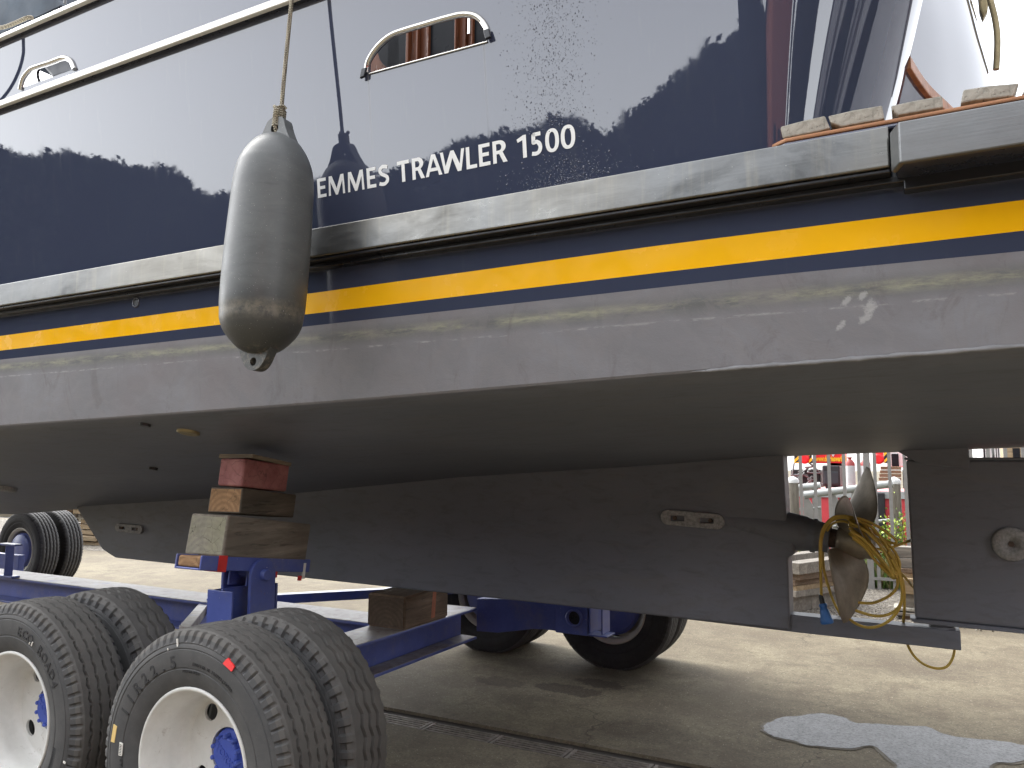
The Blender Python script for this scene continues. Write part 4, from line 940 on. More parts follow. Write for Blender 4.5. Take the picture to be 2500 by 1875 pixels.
# timber in and on the pad
def tiltblock(name, lab, near, nearb, far, left, mats, X=XF, bev=.008, grp='timber blocks stacked on the pad', jitter=.002, ext=0.):
    a, b, f = at(*near, X=X), at(*nearb, X=X), at(*far, X=X); y_ = (f-a).normalized(); z_ = Vector((1, 0, 0)).cross(y_); z_ = z_ if z_.z > 0 else -z_
    L = (f-a).length+ext; h = (a-b).length; w = a.x-at(*left, Y=a.y).x
    t = thing(name, lab, 'timber block' if name != 'plywood_sheet' else 'plywood', a+y_*(L/2)-z_*h-Vector((w/2, 0, 0)), grp)
    M = Matrix((Vector((1, 0, 0)), y_, z_)).transposed().to_4x4(); M.translation = a
    g = MB(); vs = [Vector((x, y, z)) for z in (-h, 0) for y in (0, L) for x in (-w, 0)]; vs = [v+Vector(rng.normal(0, jitter, 3)) for v in vs]
    fs = [(0, 2, 3, 1), (4, 5, 7, 6), (0, 1, 5, 4), (2, 6, 7, 3), (0, 4, 6, 2), (1, 3, 7, 5)]
    for i, q in enumerate(fs): g.add([M @ vs[k] for k in q], [(0, 1, 2, 3)], 1 if i in (2, 3) else 0)
    o = g.build('block_body', mats, t)
    bm = bmesh.new(); bm.from_mesh(o.data); bmesh.ops.remove_doubles(bm, verts=bm.verts, dist=1e-5)
    bmesh.ops.bevel(bm, geom=[e for e in bm.edges], offset=bev, segments=3, profile=.5, affect='EDGES'); bmesh.ops.recalc_face_normals(bm, faces=bm.faces); bm.to_mesh(o.data); bm.free()
    return t
tiltblock('timber_block', 'largest squared grey timber with mossy cracked end, lowest of the stack on the pad', (557, 1258), (550, 1361), (759, 1280), (465, 1258), ['timber_weathered', 'endgrain_grey'], bev=.011)
tiltblock('timber_block', 'brown timber with a tan ringed end, between the red and the largest block', (594, 1191), (590, 1255), (724, 1207), (513, 1190), ['timber_dark', 'endgrain_tan'], bev=.008)
tiltblock('timber_block', 'faded red painted timber block under the thin plywood', (599, 1119), (594, 1188), (709, 1137), (538, 1125), ['faded_red_paint', 'faded_red_paint'], bev=.012)
tiltblock('plywood_sheet', 'thin plywood sheet pressed between red block and hull bottom', (617, 1108.5), (617, 1118), (712, 1130), (535, 1115), ['plywood_edge', 'plywood_edge'], bev=.001, grp='timber blocks stacked on the pad', jitter=0)
# plank lying in the channel of the pad
g = MB(); tt = thing('channel_plank', 'short tan plank lying inside the blue pad channel', 'plank', P0+zv*(-hN)+yv*.3-Vector((PW/2, 0, 0)))
tb((-PW+.013, .004, -hN+.012), (-.013, LP-.02, -.004)); g.build('plank_body', 'endgrain_tan', tt, .01)
# keel block
a, b, rr = at(989, 1468, X=XB+.004), at(989.5, 1540, X=XB+.004), at(1094, 1456, X=XB+.004)
l = at(897, 1459, Y=a.y); t = thing('timber_block', 'dark brown timber with orange paint marks under the keel on the cross beam', 'timber block', (a.x-.15, a.y+.27, ZBM+.003))
w = a.x-l.x; Lk = at(1094, 1505, X=XB+.004).y-a.y; zk = kz(-3.2)-.001
vs = [(a.x-w, a.y, ZBM+.003), (a.x, a.y, ZBM+.003), (a.x-w, a.y+Lk, ZBM+.003), (a.x, a.y+Lk, ZBM+.003), (a.x-w, a.y, zk-.015), (a.x, a.y, zk-.02), (a.x-w, a.y+Lk, zk-.01), (a.x, a.y+Lk, zk-.01)]
g = MB()
for i, q in enumerate([(0, 2, 3, 1), (4, 5, 7, 6), (0, 1, 5, 4), (2, 6, 7, 3), (0, 4, 6, 2), (1, 3, 7, 5)]): g.add([vs[k] for k in q], [(0, 1, 2, 3)], 1 if i in (2, 3) else 0)
o = g.build('block_body', ['timber_brown', 'endgrain_brown'], t); bm = bmesh.new(); bm.from_mesh(o.data); bmesh.ops.remove_doubles(bm, verts=bm.verts, dist=1e-5); bmesh.ops.bevel(bm, geom=bm.edges[:], offset=.012, segments=3, affect='EDGES'); bmesh.ops.recalc_face_normals(bm, faces=bm.faces); bm.to_mesh(o.data); bm.free()
plain('orange_primer', (.36, .12, .06), .7, var=.3, scale=30)
g = MB(); xx = a.x+.0015; y0 = a.y+Lk*.58
g.add([(xx, y0, ZBM+.03), (xx, y0+.05, ZBM+.03), (xx, y0+.065, zk-.03), (xx, y0+.02, zk-.03)], [(0, 1, 2, 3)]); g.build('paint_mark', 'orange_primer', t)

# ------------------------------------------------------------------ wheels
def zig(a, n, amp):
    u = (a*n/(2*PI)) % 1; return amp*(4*abs(u-.5)-1)
def tyre_mesh(kind, R_=.525, seg=None):
    seg = seg or (432 if kind == 'rib' else 400)
    """grid tyre around the y axis (outer side at negative y)"""
    half = [(.290, .098), (.300, .112), (.325, .126), (.360, .1355), (.372, .137), (.376, .1345), (.380, .1375), (.410, .141), (.440, .139), (.447, .1385), (.450, .135), (.454, .1375), (.466, .1345), (.470, .1315), (.474, .1335), (.486, .129), (.498, .1245), (.508, .119), (.5145, .113)]
    gw = .0060 if kind == 'rib' else .0085
    gro = [-.068, -.023, .023, .068] if kind == 'rib' else [-.047, 0., .047]
    gd = .016
    crown = []
    ys = [-.104, -.098]
    for y in gro: ys += [y-gw-.0015, y-gw+.001, y+gw-.001, y+gw+.0015]
    ys += [.098, .104]
    rows = []
    for k in range(seg):
        a = 2*PI*k/seg; ca, sa = math.cos(a), math.sin(a); row = []
        def put(r, y): row.append((r*ca, y, r*sa))
        lug = False
        if kind == 'lug': u = (a*50/(2*PI)) % 1; lug = u < .42
        else: u = (a*72/(2*PI)) % 1; lug = u < .22
        def shoulder(r, y):
            if lug and kind == 'lug' and .470 <= r <= .5146: return (r-.016*min(1, (r-.462)/.02), y*.93 if r < .5 else y)
            if lug and kind == 'rib' and .486 <= r <= .515: return (r-.003, abs(y)-.009)
            return (r, y)
        for r, y in half: rr_, yy = shoulder(r, y); put(rr_, -yy)
        fl = .0 if a > 0 else 0
        def cr(y): return R_-.0045*(y/.104)**2
        for i, y in enumerate(ys):
            if i in (0, 1) or i >= len(ys)-2:
                d = .009 if (lug and kind == 'lug' and i in (0, len(ys)-1)) else 0
                put(cr(y)-(.004 if abs(y) > .1 else 0)-d, y)
            else:
                gi = (i-2)//4; e = (i-2) % 4
                if kind == 'rib': z_ = zig(a+gi*.03, 54, .0042) if (gi in (0, 3)) else zig(a+gi*.05, 54, .0030)
                else: z_ = zig(a+gi*.02, 36, .0075)
                sipe = gd if e in (1, 2) else 0
                if kind == 'rib' and e in (1, 2) and ((a*54/(2*PI)) % 1) < .14: sipe = gd*.35
                put(cr(y)-sipe, y+z_)
        for r, y in half[::-1]: rr_, yy = shoulder(r, y); put(rr_, yy)
        rows.append(row)
    n = len(rows[0]); nh = len(half)
    g = MB(); g.grid(rows, lambda i, j: 1 if nh-3 <= j < n-nh+2 else 0, closeu=True, smooth=True, flip=True)
    return g
def arc_text(g, txt, r, a0, step, h, y, mi, depth=.0025, cw=True):
    """raised letters on the outer sidewall; angles run clockwise as seen from outside (-y)"""
    for i, ch in enumerate(txt):
        if ch == ' ': continue
        vs, fs = text_geo(ch, 1, .5, .02, align='CENTER')
        a = a0-step*i; c, s_ = math.cos(a), math.sin(a)
        rad = Vector((c, 0, s_)); tan = Vector((s_, 0, -c))
        P = [rad*(r+v.y*h/.73)+tan*(v.x*h/.73)+Vector((0, y-depth*(v.z+.5), 0)) for v in vs]; g.add(P, fs, mi)
def stick(g, a0, r0, a1, r1, y, mi, th=.002):
    q = [(r0, a0), (r1, a0), (r1, a1), (r0, a1)]
    g.prism([(r*math.cos(a), y, r*math.sin(a)) for r, a in q], (0, -th, 0), mi)
TM_ = ['tyre_rubber', 'tyre_tread_rubber', 'tyre_lettering_rubber', 'red_paint_mark', 'white_sticker', 'yellow_mark']
def rim_builder():
    g = MB()
    # deep dished outer wheel: lip at y=-.115, disc at +.08
    g.lathe([(.284, -.098), (.300, -.108), (.303, -.116), (.297, -.121), (.288, -.118), (.283, -.106), (.276, -.090), (.266, -.072), (.262, -.040), (.258, -.035), (.255, .0), (.252, .035), (.243, .060), (.232, .070), (.225, .072)], (0, 0, 0), 'Y', 72, cap=False)
    outer = [Vector((.225*math.cos(a), .072, .225*math.sin(a))) for a in np.linspace(0, 2*PI, 64, endpoint=False)]
    holes = []
    for k in range(4):
        a = R(128+90*k); holes.append([Vector((.182*math.cos(a)+.033*math.cos(q)*math.cos(a)-.040*math.sin(q)*math.sin(a), .072, .182*math.sin(a)+.033*math.cos(q)*math.sin(a)+.040*math.sin(q)*math.cos(a))) for q in np.linspace(0, 2*PI, 20, endpoint=False)])
    holes.append([Vector((.10*math.cos(a), .072, .10*math.sin(a))) for a in np.linspace(0, 2*PI, 32, endpoint=False)])
    g.prism(outer, (0, .012, 0), 0, holes, smooth=False)
    g.lathe([(.283, -.09), (.272, .0), (.276, .085), (.30, .112)], (0, 0, 0), 'Y', 72, cap=False)
    return g
def hub_builder():
    g = MB(); g.lathe([(.098, .09), (.088, .075), (.066, .068), (.066, .052), (.060, .047)], (0, 0, 0), 'Y', 30, smooth=False)
    for k in range(10):
        a = 2*PI*(k+.5)/10; g.lathe([(.0095, .10), (.0095, .045), (.006, .042)], (.070*math.cos(a), 0, .070*math.sin(a)), 'Y', 8)
    vs, fs = text_geo('YORK', .042, .0025, .0006, align='CENTER'); 
    rot = rotm(0, R(38), 0)
    g.add([rot @ Vector((v.x, +.047-v.z, v.y-.014)) for v in vs], fs); return g
ROOTC = Vector((0, 0, 0))
def wheel(x, y, tyre_me, rim_me, hub_me=None, lab=None, spin=0., tilt=0):
    o = bpy.data.objects.new('wheel', rim_me); COL.objects.link(o); o.parent = tr; o.location = Vector((x, y, .5))-tr.location; o.rotation_euler = (0, spin, tilt)
    ty = bpy.data.objects.new('tyre', tyre_me); COL.objects.link(ty); ty.parent = o
    if hub_me: h = bpy.data.objects.new('hub_cap', hub_me); COL.objects.link(h); h.parent = o
    if lab: o['label'] = lab
    return o
def me_of(g, name, mats, sharp=0):
    o = g.build(name, mats); me = o.data; bpy.data.objects.remove(o)
    if sharp: me.set_sharp_from_angle(angle=R(sharp))
    return me
gA = tyre_mesh('rib'); arc_text(gA, 'ECO ROAD4', .392, R(80), R(6.2), .040, -.139, 2, .004)
for k in range(46): stick(gA, R(-8-k*.6), .375, R(-8.25-k*.6), .405, -.138, 2)
rn = random.Random(3)
stick(gA, R(63.5), .392, R(64.1), .412, -.142, 4, .004); stick(gA, R(66), .390, R(66.6), .40, -.142, 4, .004); stick(gA, R(-12), .46, R(-13), .475, -.137, 4, .003)
tyA = me_of(gA, 'tyre', TM_, 28)
gB = tyre_mesh('rib'); arc_text(gB, '11R22.5', .382, R(156), R(8.6), .046, -.1385, 2, .0035)
arc_text(gB, '148/145 M 123PSI(16PR)', .392, R(88), R(1.55), .012, -.140, 2, .002); arc_text(gB, 'TUBELESS', .362, R(97), R(2.0), .010, -.137, 2, .002); arc_text(gB, 'E4', .372, R(8), R(6), .03, -.138, 2, .002)
arc_text(gB, 'REGROOVABLE', .372, R(205), R(2.6), .016, -.138, 2, .002)
q = [(R(67), .470), (R(61.5), .472), (R(60.0), .498), (R(62.5), .503), (R(66.5), .494)]
gB.prism([(r*math.cos(a), -.1365 if r < .48 else -.124, r*math.sin(a)) for a, r in [(R(67.2), .455), (R(60.5), .455), (R(60.2), .478), (R(67), .480)]], (0, -.006, 0), 3)
stick(gB, R(100), .46, R(100.8), .49, -.1335, 4, .004); stick(gB, R(107), .452, R(107.4), .462, -.137, 4, .003)
sp_ = [(.400+.012*math.cos(t), R(174+6*0)) for t in (0,)]
for a0, a1, r0, r1, mi in ((166.5, 175.5, .424, .446, 5), (174, 181.5, .372, .392, 4)): stick(gB, R(a0), r0, R(a1), r1, -.139, mi, .003)
for k in range(7): stick(gB, R(175+k*.9), .376, R(175.35+k*.9), .388, -.1425, 2, .0006)
tyB = me_of(gB, 'tyre', TM_, 28)
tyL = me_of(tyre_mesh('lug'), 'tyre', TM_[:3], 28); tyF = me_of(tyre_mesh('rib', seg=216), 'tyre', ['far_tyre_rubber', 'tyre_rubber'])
rimW = me_of(rim_builder(), 'wheel', 'wheel_white'); hubM = me_of(hub_builder(), 'hub_cap', 'hub_blue')
g = MB(); g.lathe([(.30, .112), (.285, .095), (.27, .05), (.265, -.05), (.285, -.095), (.300, -.108), (.303, -.116), (.297, -.121), (.286, -.117), (.262, -.09)], (0, 0, 0), 'Y', 64, cap=False); g.lathe([(.255, .06), (.1, .07)], (0, 0, 0), 'Y', 48, cap=False); rimI = me_of(g, 'wheel', 'wheel_beige')
g = MB(); g.lathe([(.215, .05), (.215, -.105), (.205, -.115), (.06, -.115)], (0, 0, 0), 'Y', 48, cap=True); g.lathe([(.232, -.06), (.232, -.075), (.2, -.08)], (0, 0, 0), 'Y', 48, cap=False); drumM = me_of(g, 'brake_drum', 'trailer_blue')
YO, YI = 2.302, 2.640
wheel(-2.54, YO, tyB, rimW, hubM, 'outer near wheel with red paint mark on its tyre')
wheel(-3.74, YO, tyA, rimW, hubM, 'outer near wheel at the left edge')
wheel(-2.54, YI, tyL, rimI, None, 'inner dual wheel with lug tread', .03); wheel(-3.74, YI, tyL, rimI, None, 'inner dual wheel with lug tread', .07)
YF = 6.37
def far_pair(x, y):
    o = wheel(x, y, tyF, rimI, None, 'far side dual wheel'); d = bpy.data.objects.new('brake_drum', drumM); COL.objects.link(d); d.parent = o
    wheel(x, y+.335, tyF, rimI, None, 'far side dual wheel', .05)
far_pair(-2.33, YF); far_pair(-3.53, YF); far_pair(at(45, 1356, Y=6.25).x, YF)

# ================================================================== YELLOW CABLE hung on the propeller
cab = thing('power_cable', 'coiled yellow power cable with a blue plug hung over the propeller', 'cable', (XP, YK-.25, .9))
def c7(pts, y0, y1=None):
    n = len(pts); return [at(1850+x/2.765, 1050+y/2.765, Y=(y0 if y1 is None else y0+(y1-y0)*i/(n-1))) for i, (x, y) in enumerate(pts)]
CR = .0072
plug_top = (430, 1135)
loops = [
 ([plug_top, (426, 1000), (420, 850), (424, 740), (445, 660), (500, 596), (560, 580), (640, 590), (720, 640), (800, 740), (870, 850), (930, 960), (935, 1000)], 4.42, 4.30),
 ([(497, 1120), (455, 980), (428, 860), (432, 730), (470, 640), (535, 596), (620, 600), (700, 680), (790, 800), (870, 920), (915, 985)], 4.44, 4.32),
 ([(560, 1250), (505, 1140), (452, 960), (440, 800), (470, 680), (520, 625), (600, 622), (690, 700), (780, 790), (880, 930), (925, 990)], 4.70, 4.34),
 ([(600, 582), (700, 602), (800, 645), (890, 705), (934, 745), (925, 765), (880, 752), (820, 715), (730, 660), (640, 640)], 4.34, 4.40),
 ([(620, 700), (700, 760), (800, 803), (900, 790), (980, 765), (1047, 738), (1090, 720)], 4.32, 4.72),
 ([(608, 600), (660, 640), (760, 700), (850, 770), (930, 870), (960, 960), (985, 1060), (990, 1200), (984, 1290), (990, 1356)], 4.30, 4.70),
 ([(612, 640), (690, 660), (780, 720), (870, 830), (900, 900), (930, 960), (944, 1040), (920, 1090), (860, 1135), (770, 1168), (680, 1164)], 4.31, 4.46),
 ([(615, 660), (700, 720), (790, 830), (860, 930), (915, 990), (935, 950), (905, 850), (840, 740), (760, 650), (650, 606)], 4.31, 4.33),
 ([(640, 730), (720, 790), (800, 890), (880, 970), (920, 1000), (950, 960), (955, 890), (910, 800), (830, 730)], 4.33, 4.35),
 ([(880, 820), (930, 900), (965, 1000), (978, 1100), (955, 1190), (880, 1245), (780, 1252), (660, 1218)], 4.30, 4.46),
 ([(900, 870), (945, 960), (975, 1080), (960, 1190), (900, 1275), (820, 1322), (740, 1332), (665, 1308), (610, 1268)], 4.29, 4.48),
 ([(930, 930), (990, 990), (1060, 1072), (1110, 1110)], 4.34, 4.95),
 ([(630, 690), (720, 770), (820, 870), (900, 960), (930, 985)], 4.29, 4.31), ([(620, 620), (740, 690), (840, 800), (900, 920), (925, 980)], 4.28, 4.30),
 ([(625, 680), (710, 735), (800, 830), (880, 930), (918, 992)], 4.27, 4.30), ([(640, 715), (730, 800), (820, 910), (905, 985)], 4.29, 4.31),
 ([(990, 1356), (1010, 1440), (1025, 1478), (1060, 1530), (1120, 1580), (1200, 1608), (1270, 1600), (1310, 1550), (1326, 1495), (1326, 1440)], 4.68, 4.74),
]
g = MB()
for pts, a, b in loops: g.tube(c7(pts, a, b), CR*rng.uniform(.94, 1.05), 8, sub=6)
g.build('cable_coil', 'cable_yellow', cab)
a, b = c7([plug_top], 4.42)[0], at(1850+470/2.765, 1050+1305/2.765, Y=4.42); L = (b-a).length; d = (b-a).normalized()
Mq = d.to_track_quat('Z', 'Y').to_matrix().to_4x4()
g = MB(); g.lathe([(.009, -.02), (.013, 0), (.0135, .022), (.016, .03)], a, 'Z', 16, M=Mq); pg = g.build('plug_gland', 'plug_dark', cab)
g = MB(); g.lathe([(.016, .026), (.021, .032), (.020, .045), (.017, .05), (.022, .062), (.027, .09), (.029, .105), (.033, .112), (.033, L-.004), (.030, L)], a, 'Z', 20, M=Mq); g.build('plug', 'plug_blue', cab)

# ================================================================== FENCE, QUAY EDGE
YFN = 11.75
fence = thing('bar_fence', 'grey galvanised bar fence standing in gravel behind the propeller', 'fence', (0, YFN, 0))
bar = MB(); bar.bb((-.022, YFN-.006, 0), (.022, YFN+.006, 2.25)); 
x0 = at(1953, 1110, Y=YFN).x-.192*14; b0 = None
for k in range(44):
    x = x0+.192*k
    if b0 is None: b0 = bar.build('fence_bar', 'fence_galvanised', fence); o = b0
    else: o = b0.copy(); COL.objects.link(o)
    o.location = (x, 0, rng.normal(0, .003)); o.rotation_euler = (0, rng.normal(0, .002), 0); o.parent = fence
for z in (.19, 2.05):
    g = MB(); g.bb((x0-.2, YFN-.022, z-.02), (x0+.192*44, YFN-.007, z+.02)); g.build('fence_rail', 'fence_galvanised', fence)
g = MB()
for k in (2, 18, 33):
    xx = x0+.192*k+.096; g = MB(); g.bb((xx-.04, YFN-.02, 0), (xx+.04, YFN+.06, 2.3)); g.build('fence_post', 'fence_galvanised', fence, .004)
# wooden mooring posts with white caps
def mpost(px0, px1, pyt, lab):
    p = at((px0+px1)/2, pyt, Y=13.1); r = abs(at(px1, pyt, Y=13.1).x-at(px0, pyt, Y=13.1).x)/2
    t = thing('mooring_post', lab, 'post', (p.x, 13.1, -.5), 'wooden posts with white caps on the quay edge')
    g = MB(); rows = []
    for z in np.linspace(-.5, p.z-.05, 10): rows.append([(p.x+r*.93*(1+.05*math.sin(3*a+z*2)+.03*math.sin(9*a))*math.cos(a), 13.1+r*.93*math.sin(a), z) for a in np.linspace(0, 2*PI, 24, endpoint=False)])
    g.grid(rows, closev=True, smooth=True); g.build('post_body', 'timber_post', t)
    g = MB(); g.lathe([(r, p.z-.06), (r*1.04, p.z-.02), (r*.85, p.z+.015), (.01, p.z+.05)], (p.x, 13.1, 0), 'Z', 24); g.build('post_cap', 'white_paint', t)
mpost(2167, 2199, 1172, 'weathered wooden mooring post with white cap right beside the rudder')
mpost(1921, 1950, 1170, 'weathered wooden mooring post with white cap behind the keel end')
# pipe hand rails
def prail(pts, y, zlow, lab, posts):
    p = [at(x, yy, Y=y) for x, yy in pts]; t = thing('hand_rail', lab, 'hand rail', (p[0].x, y, 0), 'grey pipe hand rails on the quay')
    g = MB(); g.tube(p, .055, 14); g.build('top_pipe', 'handrail_grey', t)
    g = MB(); g.tube([q-Vector((0, 0, zlow)) for q in p], .025, 10); g.build('lower_pipe', 'handrail_grey', t)
    for q in posts:
        x = at(q, 1230, Y=y).x; zt_ = p[0].z+(p[-1].z-p[0].z)*(x-p[0].x)/(p[-1].x-p[0].x); g = MB(); g.prism([(x-.06, y-.012, -.3), (x-.06, y-.012, zt_-.02), (x-.0, y-.012, zt_-.02), (x+.075, y-.012, zt_-.16), (x+.075, y-.012, -.3)], (0, .024, 0)); g.build('rail_post', 'fence_galvanised', t)
prail([(1964, 1209), (2030, 1200.5), (2092, 1192.5), (2180, 1181)], 12.7, .52, 'long light grey pipe hand rail in front of the red ship', (1972, 2037, 2090))
prail([(1900, 1196), (1950, 1190.5), (2003, 1185)], 13.4, .35, 'short upper pipe hand rail ending above the longer one', (1940, 1993))
# ------------------------------------------------------------------ red work ship and what stands on its deck
ship = thing('work_ship', 'red hulled work ship moored behind the bar fence', 'ship', (0, 18, -1.4))
g = MB(); g.bb((-9, 16.6, -1.4), (8, 22.5, at(2050, 1207, Y=16.6).z)); g.build('ship_hull', 'ship_red', ship, .03)
g = MB(); g.bb((-9, 16.55, at(2050, 1207, Y=16.6).z-.06), (8, 16.62, at(2050, 1200, Y=16.6).z+.02)); g.build('ship_rail', 'handrail_grey', ship)
zdk = at(2050, 1192, Y=17.2).z
g = MB(); p0, p1 = at(2136, 1200, Y=16.5), at(2163, 1275, Y=16.5); g.bb((p0.x, 16.42, p1.z-.3), (p1.x, 16.58, p0.z-.02)); g.build('rubber_bumper', 'machine_black', ship, .02)
def bgbox(name, lab, cat, px0, py0, px1, py1, y, dep, mat, bev=.01):
    a, b = at(px0, py0, Y=y), at(px1, py1, Y=y); t = thing(name, lab, cat, ((a.x+b.x)/2, y, min(a.z, b.z)))
    g = MB(); g.bb((a.x, y, b.z), (b.x, y+dep, a.z)); g.build(name.split('_')[-1]+'_body', mat, t, bev); return t, a, b
t, a, b = bgbox('crane_beam', 'red crane beam with yellow web address above the black machine', 'crane', 1985, 1085, 2064, 1131, 17.6, .5, 'machine_red')
vs, fs = text_geo('www.devrieswerk.nl', .155, .002, .006); xmx = max(v.x for v in vs)
g = MB(); ta, tb_ = at(1992, 1128, Y=17.59), at(2066, 1128, Y=17.59); k = (tb_.x-ta.x)/xmx
g.add([Vector((ta.x+v.x*k, 17.59-v.z, ta.z+.02+v.y)) for v in vs], fs); g.build('crane_lettering', 'sign_yellow', t)
g = MB(); c = at(2034, 1112, Y=17.59); g.prism([c+Vector((-.05, 0, .05)), c+Vector((.05, 0, .05)), c+Vector((0, 0, -.03))], (0, -.01, 0)); g.build('arrow_mark', 'white_paint', t)
g = MB(); g.bb((a.x+.25, 17.9, zdk), (a.x+.45, 18.1, b.z)); g.bb((b.x-.3, 17.9, zdk), (b.x-.1, 18.1, b.z)); g.build('crane_leg', 'machine_black', t)
# hazard striped outrigger boxes
def hazard(px0, px1, lab, stripes):
    t, a, b = bgbox('outrigger_box', lab, 'outrigger', px0, 1085, px1, 1129.5, 17.4, .4, 'machine_red')
    for s0, s1 in stripes:
        q0, q1 = at(s0, 1085, Y=17.39), at(s1, 1131, Y=17.39); w = q1.x-q0.x; h = q0.z-q1.z
        g = MB(); g.bb((q0.x, 17.37, q1.z), (q1.x, 17.39, q0.z)); g.build('hazard_panel', 'machine_black', t)
        g = MB()
        for kk in range(4):
            zb_ = q1.z+h*(kk-1)*.36; pts = [(q0.x, zb_), (q1.x, zb_+w), (q1.x, zb_+w+h*.17), (q0.x, zb_+h*.17)]
            pts = [(x, min(max(z, q1.z), q0.z)) for x, z in pts]
            if max(p[1] for p in pts)-min(p[1] for p in pts) > .01: g.prism([(x, 17.366, z) for x, z in pts], (0, -.004, 0))
        g.build('hazard_stripe', 'sign_yellow', t)
    c = at((px0+px1)/2, 1120, Y=17.36); g = MB(); g.lathe([(.11, .05), (.10, -.02), (.07, -.03)], c, 'Y', 20); g.build('round_cover', 'machine_red', t)
hazard(1953, 1974, 'red outrigger box between black and yellow hazard panels at the left', ((1938, 1953), (1974, 1983)))
hazard(2132, 2157, 'red outrigger box with a hazard panel on its right side', ((2157, 2170),))
t, a, b = bgbox('power_generator', 'black generator housing under the red crane beam', 'generator', 2007, 1136, 2052, 1188, 17.3, .6, 'machine_black', .03)
g = MB(); g.bb((a.x+.03, 17.28, b.z+.05), (b.x-.03, 17.30, a.z-.13)); g.build('generator_panel', 'plug_dark', t, .01)
for xx in (a.x+.05, b.x-.1): g = MB(); g.bb((xx, 17.3, zdk-.2), (xx+.06, 17.5, b.z)); g.build('generator_foot', 'machine_black', t)
t, a, b = bgbox('engine_block', 'dark engine with hoses on the ship deck left of the generator', 'engine', 1930, 1146, 2004, 1190, 17.7, .7, 'machine_black', .02)
g = MB()
for k in range(14):
    p = at(rng.uniform(1932, 2000), rng.uniform(1140, 1182), Y=17.62); g.tube([p, p+Vector((rng.normal(0, .12), -.06, rng.normal(0, .1))), p+Vector((rng.normal(0, .2), -.03, rng.normal(0, .15)))], .018, 6, sub=4)
g.build('hose', 'grey_steel_band', t)
for (px, lab) in ((2074, 'grey gas cylinder with red shoulder left of the thick fence post'), (2112, 'grey gas cylinder with red shoulder right of the thick fence post')):
    top, sh, bt = at(px, 1116, Y=17.0), at(px, 1137, Y=17.0), at(px, 1190, Y=17.0); r = .095
    t = thing('gas_cylinder', lab, 'gas cylinder', (top.x, 17, bt.z), 'gas cylinders on the ship deck')
    g = MB(); g.lathe([(r, bt.z), (r, sh.z)], (top.x, 17, 0), 'Z', 24); g.build('cylinder_body', 'cylinder_grey', t)
    g = MB(); g.lathe([(r, sh.z), (r*.97, sh.z+.05), (r*.6, sh.z+.11), (.03, sh.z+.13), (.03, top.z-.03), (.045, top.z-.025), (.045, top.z)], (top.x, 17, 0), 'Z', 24); g.build('cylinder_cap', 'cylinder_red', t)
    g = MB(); g.lathe([(.032, top.z-.075), (.032, top.z-.05)], (top.x, 16.997, 0), 'Z', 16); g.build('valve_collar', 'white_paint', t)
t, a, b = bgbox('ship_cabin', 'white ship cabin with a dark window near the rudder', 'cabin', 2160, 1070, 2260, 1141, 19.5, 2., 'white_paint', .03)
g = MB(); q0, q1 = at(2176, 1108, Y=19.49), at(2195, 1139, Y=19.49); g.bb((q0.x, 19.46, q1.z), (q1.x, 19.49, q0.z)); g.build('cabin_window', 'window_dark', t, .01)
for i in range(4):
    lab = ['lowest', 'second', 'third', 'topmost'][i]
    y0 = 1174-i*9.0; a, b = at(2145+i*1.5, y0-8.2, Y=17.8), at(2200, y0, Y=17.8)
    t = thing('timber_beam', '%s orange brown timber beam of the pile on the ship deck' % lab, 'timber beam', ((a.x+b.x)/2, 17.9, b.z), 'timber beams piled on the ship deck'); g = MB(); g.bb((a.x, 17.8, b.z), (b.x, 18.1, a.z)); g.build('beam_body', 'timber_tan_planks', t, .01)
bgbox('cable_drum_box', 'black slatted box right of the timber beams on the ship', 'box', 2203, 1147, 2226, 1193, 17.2, .5, 'machine_black')
bgbox('tool_chest', 'dark grey tool chest with light top edge behind the propeller tip', 'chest', 2134, 1176, 2166, 1192, 16.9, .4, 'deck_grey')
# ------------------------------------------------------------------ far caravans seen between hull and rudder
def caravan(px0, px1, y, lab, mat='white_paint'):
    a, b = at(px0, 1096, Y=y), at(px1, 1113, Y=y); t = thing('caravan', lab, 'caravan', ((a.x+b.x)/2, y, .5), 'caravans on the far quay')
    zt_ = a.z+.35; g = MB(); w = b.x-a.x
    pts = [(a.x, .85), (a.x+.05*w, zt_-.25), (a.x+.12*w, zt_), (b.x-.15*w, zt_), (b.x, zt_-.5), (b.x, .85)]
    g.prism([(x, y, z) for x, z in pts], (0, 2.2, 0)); g.build('caravan_body', mat, t, .06)
    for u in (.22, .62):
        g = MB(); q = a.x+w*u; zz_ = at((px0+px1)/2, 1105.5, Y=y).z; g.bb((q, y-.02, zz_-.17), (q+w*.16, y-.002, zz_+.17)); g.build('window', 'window_dark', t, .02)
    g = MB(); g.lathe([(.3, -.1), (.3, .1)], (a.x+w*.5, y+.1, .8), 'Y', 20); g.build('wheel', 'machine_black', t); return t
caravan(2394, 2423, 30, 'small white caravan nearest to the rudder trunk'); caravan(2427, 2443, 30, 'white caravan seen right of the fence bar')
caravan(2448, 2560, 33, 'sand coloured caravan at the right end of the gap', 'timber_tan_planks')
